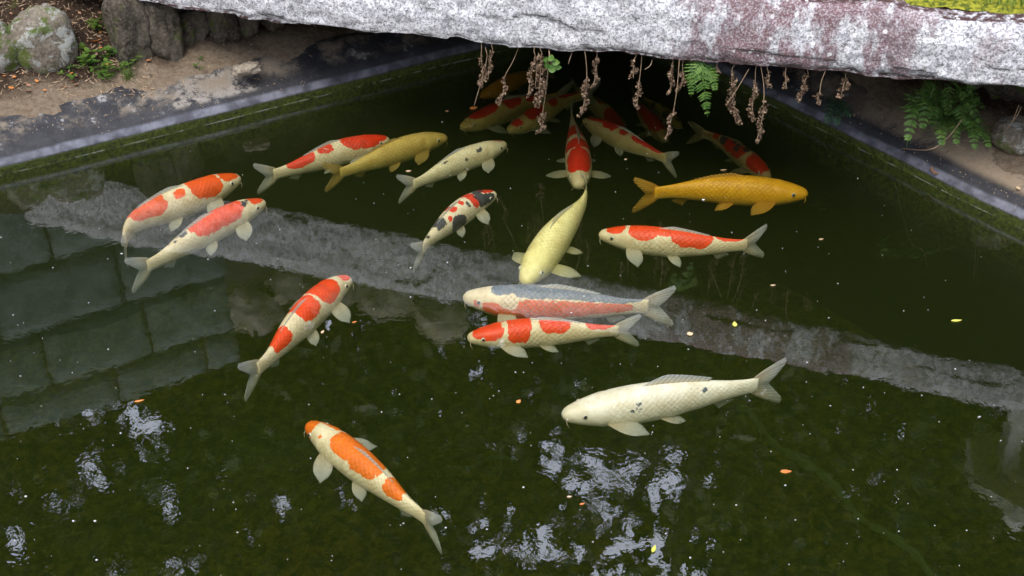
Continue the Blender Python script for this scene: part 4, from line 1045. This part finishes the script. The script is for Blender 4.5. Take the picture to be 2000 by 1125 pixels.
V, F = tube([Vector((0, 0, 0.01)), at_front(1075, 118, 0.01) - ivy.location, at_front(1078, 132, 0.005) - ivy.location], [.002, .0016, .001], 6); mesh('stem', V, F, M['dry_stem'], ivy)

# ---------------------------------------------------------------- weeds, litter and crumbs on the left bank
from mathutils.bvhtree import BVHTree
dg = bpy.context.evaluated_depsgraph_get()
def bvh(o):
    mw = o.matrix_world; return BVHTree.FromPolygons([v.co.copy() for v in o.data.vertices], [tuple(p.vertices) for p in o.data.polygons])
GB = bvh(bpy.data.objects['ground']); LB = bvh(liner)
CAMP = Vector((0, 0, CAM_H))
def hit(px, py):
    """where the sight line of a pixel meets ground or liner"""
    d = ray(px, py).normalized(); best = None
    for B in (GB, LB):
        r_ = B.ray_cast(CAMP, d)
        if r_[0] is not None and (best is None or r_[3] < best[3]): best = r_
    return (best[0], best[1]) if best else (None, None)
rng = random.Random(33)
def weed(px, py, n, size, label, mat='weed', spread=0.05):
    q, _ = hit(px, py)
    if q is None: return
    root = empty('weed', q); tag(root, label, 'weed', 'weeds on the left bank')
    for i in range(n):
        a = rng.uniform(0, 6.28); rad = spread * math.sqrt(rng.random()); h_ = rng.uniform(0.3, 1.0) * size * 2.2
        tip = Vector((math.cos(a) * rad, math.sin(a) * rad, h_))
        V, F = tube([Vector((tip.x * .3, tip.y * .3, -0.02)), tip * 0.6, tip], [.0011, .0009, .0006], 4)
        stem = mesh('stem', V, F, M['weed'], root)
        for k in range(3):
            L = size * rng.uniform(0.7, 1.2); V, F = leaf_shape(L, L * rng.uniform(.5, .75), 0.25, 4)
            R_ = Matrix.Rotation(a + 2.1 * k, 4, 'Z') @ Matrix.Rotation(rng.uniform(-.5, .2), 4, 'Y') @ Matrix.Translation((L * 0.55, 0, 0))
            mesh('leaf', [tip + (R_ @ v) for v in V], F, M[mat], stem)
weed(205, 62, 10, 0.022, 'small creeping weed on the soil beside the tall upright stone', 'weed')
weed(168, 128, 13, 0.026, 'leafy green weed growing at the foot of the lichened boulder', 'weed')
weed(228, 110, 13, 0.022, 'yellowish weed with narrow leaves at the foot of the tall upright stone', 'weed')
weed(190, 140, 12, 0.024, 'spreading weed among dead leaves in front of the lichened boulder', 'weed', 0.07)
weed(145, 150, 6, 0.020, 'small weed on the soil just below the lichened boulder', 'weed')
weed(262, 128, 7, 0.018, 'leafy weed between the wispy grass tuft and the tall upright stone', 'weed')
weed(240, 80, 7, 0.015, 'thin-stemmed weed climbing the side of the tall upright stone', 'weed')
weed(215, 155, 9, 0.022, 'low green weed at the edge of the bare silt', 'weed')
weed(383, 132, 4, 0.013, 'tiny clover sprig below the mossy gap in the abutment', 'weed')
weed(352, 60, 4, 0.013, 'tiny fern-like sprig high in the mossy gap', 'weed')
q, _ = hit(252, 152); tuft = MB()
for _ in range(45):
    a = rng.uniform(0, 6.28); tuft.add(*blade(Vector((rng.gauss(0, .01), rng.gauss(0, .01), -0.01)), Vector((math.cos(a), math.sin(a), 0)), rng.uniform(.04, .10), .0013, rng.random()))
o = tuft.build('grass_tuft', M['weed']); o.location = q; tag(o, 'wispy grass tuft beside the low weed on the left bank', 'grass')
def place_leaf(px, py, L, mat, label, group, name='fallen_leaf', lift=0.006):
    q, nn = hit(px, py)
    if q is None: return
    V, F = leaf_shape(L, L * rng.uniform(.4, .65), rng.uniform(.3, .7), 5)
    o = mesh(name, V, F, M[mat]); o.location = q + Vector((0, 0, lift))
    o.rotation_euler = (rng.uniform(-.4, .4), rng.uniform(-.4, .4), rng.uniform(0, 6.28))
    tag(o, label, 'leaf', group)
place_leaf(186, 84, 0.05, 'leaf_orange', 'large rust-orange dead leaf lying among the weeds', 'leaves on the left bank')
place_leaf(212, 100, 0.035, 'leaf_yellow', 'pale yellow-green leaf lying among the weeds', 'leaves on the left bank')
place_leaf(1822, 338, 0.055, 'leaf_brown', 'curled brown dead leaf caught on the right liner rim', 'leaves on the right bank')
place_leaf(1988, 372, 0.035, 'leaf_tan', 'pale tan dead leaf on the silt of the right bank', 'leaves on the right bank')
for i in range(130):
    px, py = rng.uniform(0, 300), rng.uniform(0, 185)
    if py > 190 - px * 0.12: continue
    cl = rng.choice(['leaf_brown', 'leaf_brown', 'leaf_brown', 'dry_stem', 'leaf_orange'])
    word = {'leaf_brown': 'dark brown', 'dry_stem': 'pale tan', 'leaf_orange': 'rust orange'}[cl]
    place_leaf(px, py, rng.uniform(.010, .026), cl, 'small %s leaf scrap lying in the litter of the left bank' % word, word + ' litter leaves on the left bank')
cr = MB()
for _ in range(2200):
    if rng.random() < 0.4: px, py = rng.uniform(0, 300), rng.uniform(0, 190)
    elif rng.random() < 0.7: px, py = rng.uniform(0, 620), rng.uniform(0, 260)
    else: px, py = rng.uniform(1600, 2000), rng.uniform(200, 420)
    q, nn = hit(px, py)
    if q is None or q.z < 0.06: continue
    s = rng.uniform(0.0009, 0.003); a = Vector((rng.gauss(0, 1), rng.gauss(0, 1), rng.gauss(0, .5))).normalized(); b2 = a.cross(Vector((0, 0, 1))).normalized() if abs(a.z) < .95 else Vector((1, 0, 0)); c2 = a.cross(b2)
    el = rng.choice([1, 1, 1.5, 4]) if not (px < 300 and py < 190) else rng.choice([1, 3, 8, 12])
    V = [q + a * s * el, q + b2 * s, q + c2 * s, q - a * s * el, q - b2 * s, q - c2 * s]
    cr.add(V, [(0, 1, 2), (0, 2, 4), (0, 4, 5), (0, 5, 1), (3, 2, 1), (3, 4, 2), (3, 5, 4), (3, 1, 5)])
tag(cr.build('soil_crumbs', M['dry_stem'], smooth=False), 'pale crumbs and broken twigs strewn over both banks', 'crumbs', kind='stuff')
# long dry straws on the right bank
for pts, lab in [([(1990, 205), (1975, 240), (1942, 282)], 'bent dry straw leaning past the big fern'), ([(1995, 208), (1985, 228), (1966, 255)], 'short dry straw crossing the bent one'), ([(1880, 232), (1850, 270), (1815, 292), (1760, 292)], 'long dry stalk arching from the big fern onto the liner')]:
    P = [fp(a, b2, 3.86) for a, b2 in pts[:-1]] + [hit(*pts[-1])[0] + Vector((0, 0, 0.004))]
    sm = catmull(P, 8); b0 = sm[-1].copy()
    V, F = tube([q - b0 for q in sm], [0.0016] * len(sm), 5); o = mesh('straw', V, F, M['dry_stem']); o.location = b0; tag(o, lab, 'straw')

# ---------------------------------------------------------------- floating leaves and specks
def float_leaf(px, py, L, W, mat, rz, label):
    q = at_z(px, py, 0.003); V, F = leaf_shape(L, W, 0.12, 5)
    o = mesh('floating_leaf', V, F, M[mat]); o.location = q; o.rotation_euler = (0, 0, rz); tag(o, label, 'leaf', 'leaves floating on the water')
for a in [(1535, 921, .032, .014, 'leaf_orange', 0.05, 'orange oval leaf floating past the white koi tail'), (1435, 633, .026, .014, 'leaf_yellow', 1.5, 'yellow-green leaf floating on the mirrored slab'), (1348, 652, .020, .018, 'leaf_tan', .3, 'small tan heart-shaped scrap floating near the orange-patched koi tail'),
          (1868, 626, .036, .010, 'leaf_yellow', .1, 'olive slender leaf floating beyond the mirrored slab end'), (1013, 784, .018, .012, 'leaf_orange', 1.0, 'tiny orange scrap floating ahead of the white koi'), (1277, 1072, .026, .010, 'leaf_yellow', 1.2, 'yellow narrow leaf floating on the mirrored sky'),
          (1604, 467, .018, .006, 'leaf_tan', .2, 'pale seed scrap floating beyond the jagged-banded koi tail'), (1510, 557, .018, .006, 'leaf_tan', .1, 'pale seed scrap floating in open dark water'), (1112, 970, .014, .006, 'leaf_tan', .1, 'pale short scrap floating left of the mirrored sky'),
          (1137, 984, .015, .006, 'leaf_orange', .3, 'orange thin scrap floating beside the mirrored sky'), (630, 648, .016, .008, 'leaf_tan', 1.2, 'pale scrap floating beside the two-saddled koi'), (692, 629, .016, .006, 'leaf_orange', .4, 'orange scrap floating by the two-saddled koi fin'),
          (272, 783, .03, .008, 'leaf_orange', .3, 'rust slender leaf floating in the broken sky glints'), (925, 211, .034, .022, 'leaf_orange', .4, 'orange ragged leaf floating under the hanging fronds'), (873, 217, .016, .010, 'leaf_brown', .2, 'brown scrap floating in the bridge shadow'),
          (637, 291, .030, .007, 'leaf_brown', -.5, 'dark brown sliver floating over the red-backed koi'), (798, 334, .022, .010, 'leaf_tan', .2, 'pale curled scrap floating above the black-spotted koi tail'), (1413, 332, .026, .005, 'leaf_tan', .1, 'thin pale straw scrap floating over the golden koi'),
          (1222, 311, .012, .006, 'leaf_tan', .3, 'tiny tan scrap floating beside the slim striped koi'), (1374, 390, .012, .008, 'speck', .3, 'small white petal floating below the golden koi')]: float_leaf(*a)
sp = MB(); rng = random.Random(99)
def flake(px, py, s):
    q = at_z(px, py, 0.0022); a0 = rng.uniform(0, 6.28); e = rng.choice([1, 1, 1, 1.6, 2.4])
    V = [q + Vector((math.cos(a0 + k * 1.2566) * s * e, math.sin(a0 + k * 1.2566) * s, 0)) for k in range(5)]
    V += [v - Vector((0, 0, 0.0012)) for v in V]
    sp.add(V, [(0, 1, 2, 3, 4)] + [(k, k + 5, (k + 1) % 5 + 5, (k + 1) % 5) for k in range(5)])
for _ in range(300):
    px, py = rng.uniform(0, 2000), rng.uniform(230, 1125)
    if py < 360 - px * 0.25 or (px > 1500 and py < 230 + (px - 1500) * 0.55): continue
    flake(px, py, rng.uniform(0.0006, 0.0012) if rng.random() < 0.9 else rng.uniform(0.0014, 0.0026))
tag(sp.build('floating_specks', M['speck'], smooth=False), 'pale dust specks drifting on the pond surface', 'specks', kind='stuff')

# ---------------------------------------------------------------- sunken folds on the floor
def fold(pts, w, label, seed):
    P = catmull([at_z(a, b2, -0.725) for a, b2 in pts], 14); P = [Vector((q.x, q.y, -0.752 + 0.035 * fbm(Vector((q.x * 2.2, q.y * 2.2, 4)), 5))) for q in P]; b0 = P[0].copy(); V, F = [], []
    for i, q in enumerate(P):
        d = (P[min(len(P) - 1, i + 1)] - P[max(0, i - 1)]).normalized(); s = Vector((-d.y, d.x, 0))
        ww = w * (0.12 + 1.2 * abs(math.sin(i * 0.62 + seed)) ** 0.7 + 0.3 * noise.noise(Vector((i * .2, seed, 0))))
        sh = s * (0.016 * math.sin(i * 0.23 + seed) + 0.012 * noise.noise(Vector((i * 0.5, seed, 3))))
        for k in range(5):
            u = k / 4 * 2 - 1
            V.append(q + sh + s * u * ww * 0.5 + Vector((0, 0, 0.010 * (1 - u * u) - 0.012 * abs(u) ** 3)) - b0)
    for i in range(len(P) - 1):
        for k in range(4): a = i * 5 + k; F.append((a, a + 5, a + 6, a + 1))
    o = mesh('liner_fold', V, F, M['fold']); o.location = b0; tag(o, label, 'liner fold')
fold([(1440, 780), (1500, 830), (1580, 900), (1660, 970), (1740, 1040), (1840, 1125), (1930, 1200)], 0.032, 'scalloped pale liner fold running across the pond floor past the white koi', 0.4)
fold([(875, 905), (920, 893), (965, 884), (1010, 880)], 0.008, 'short thin pale crease on the open pond floor', 1.7)
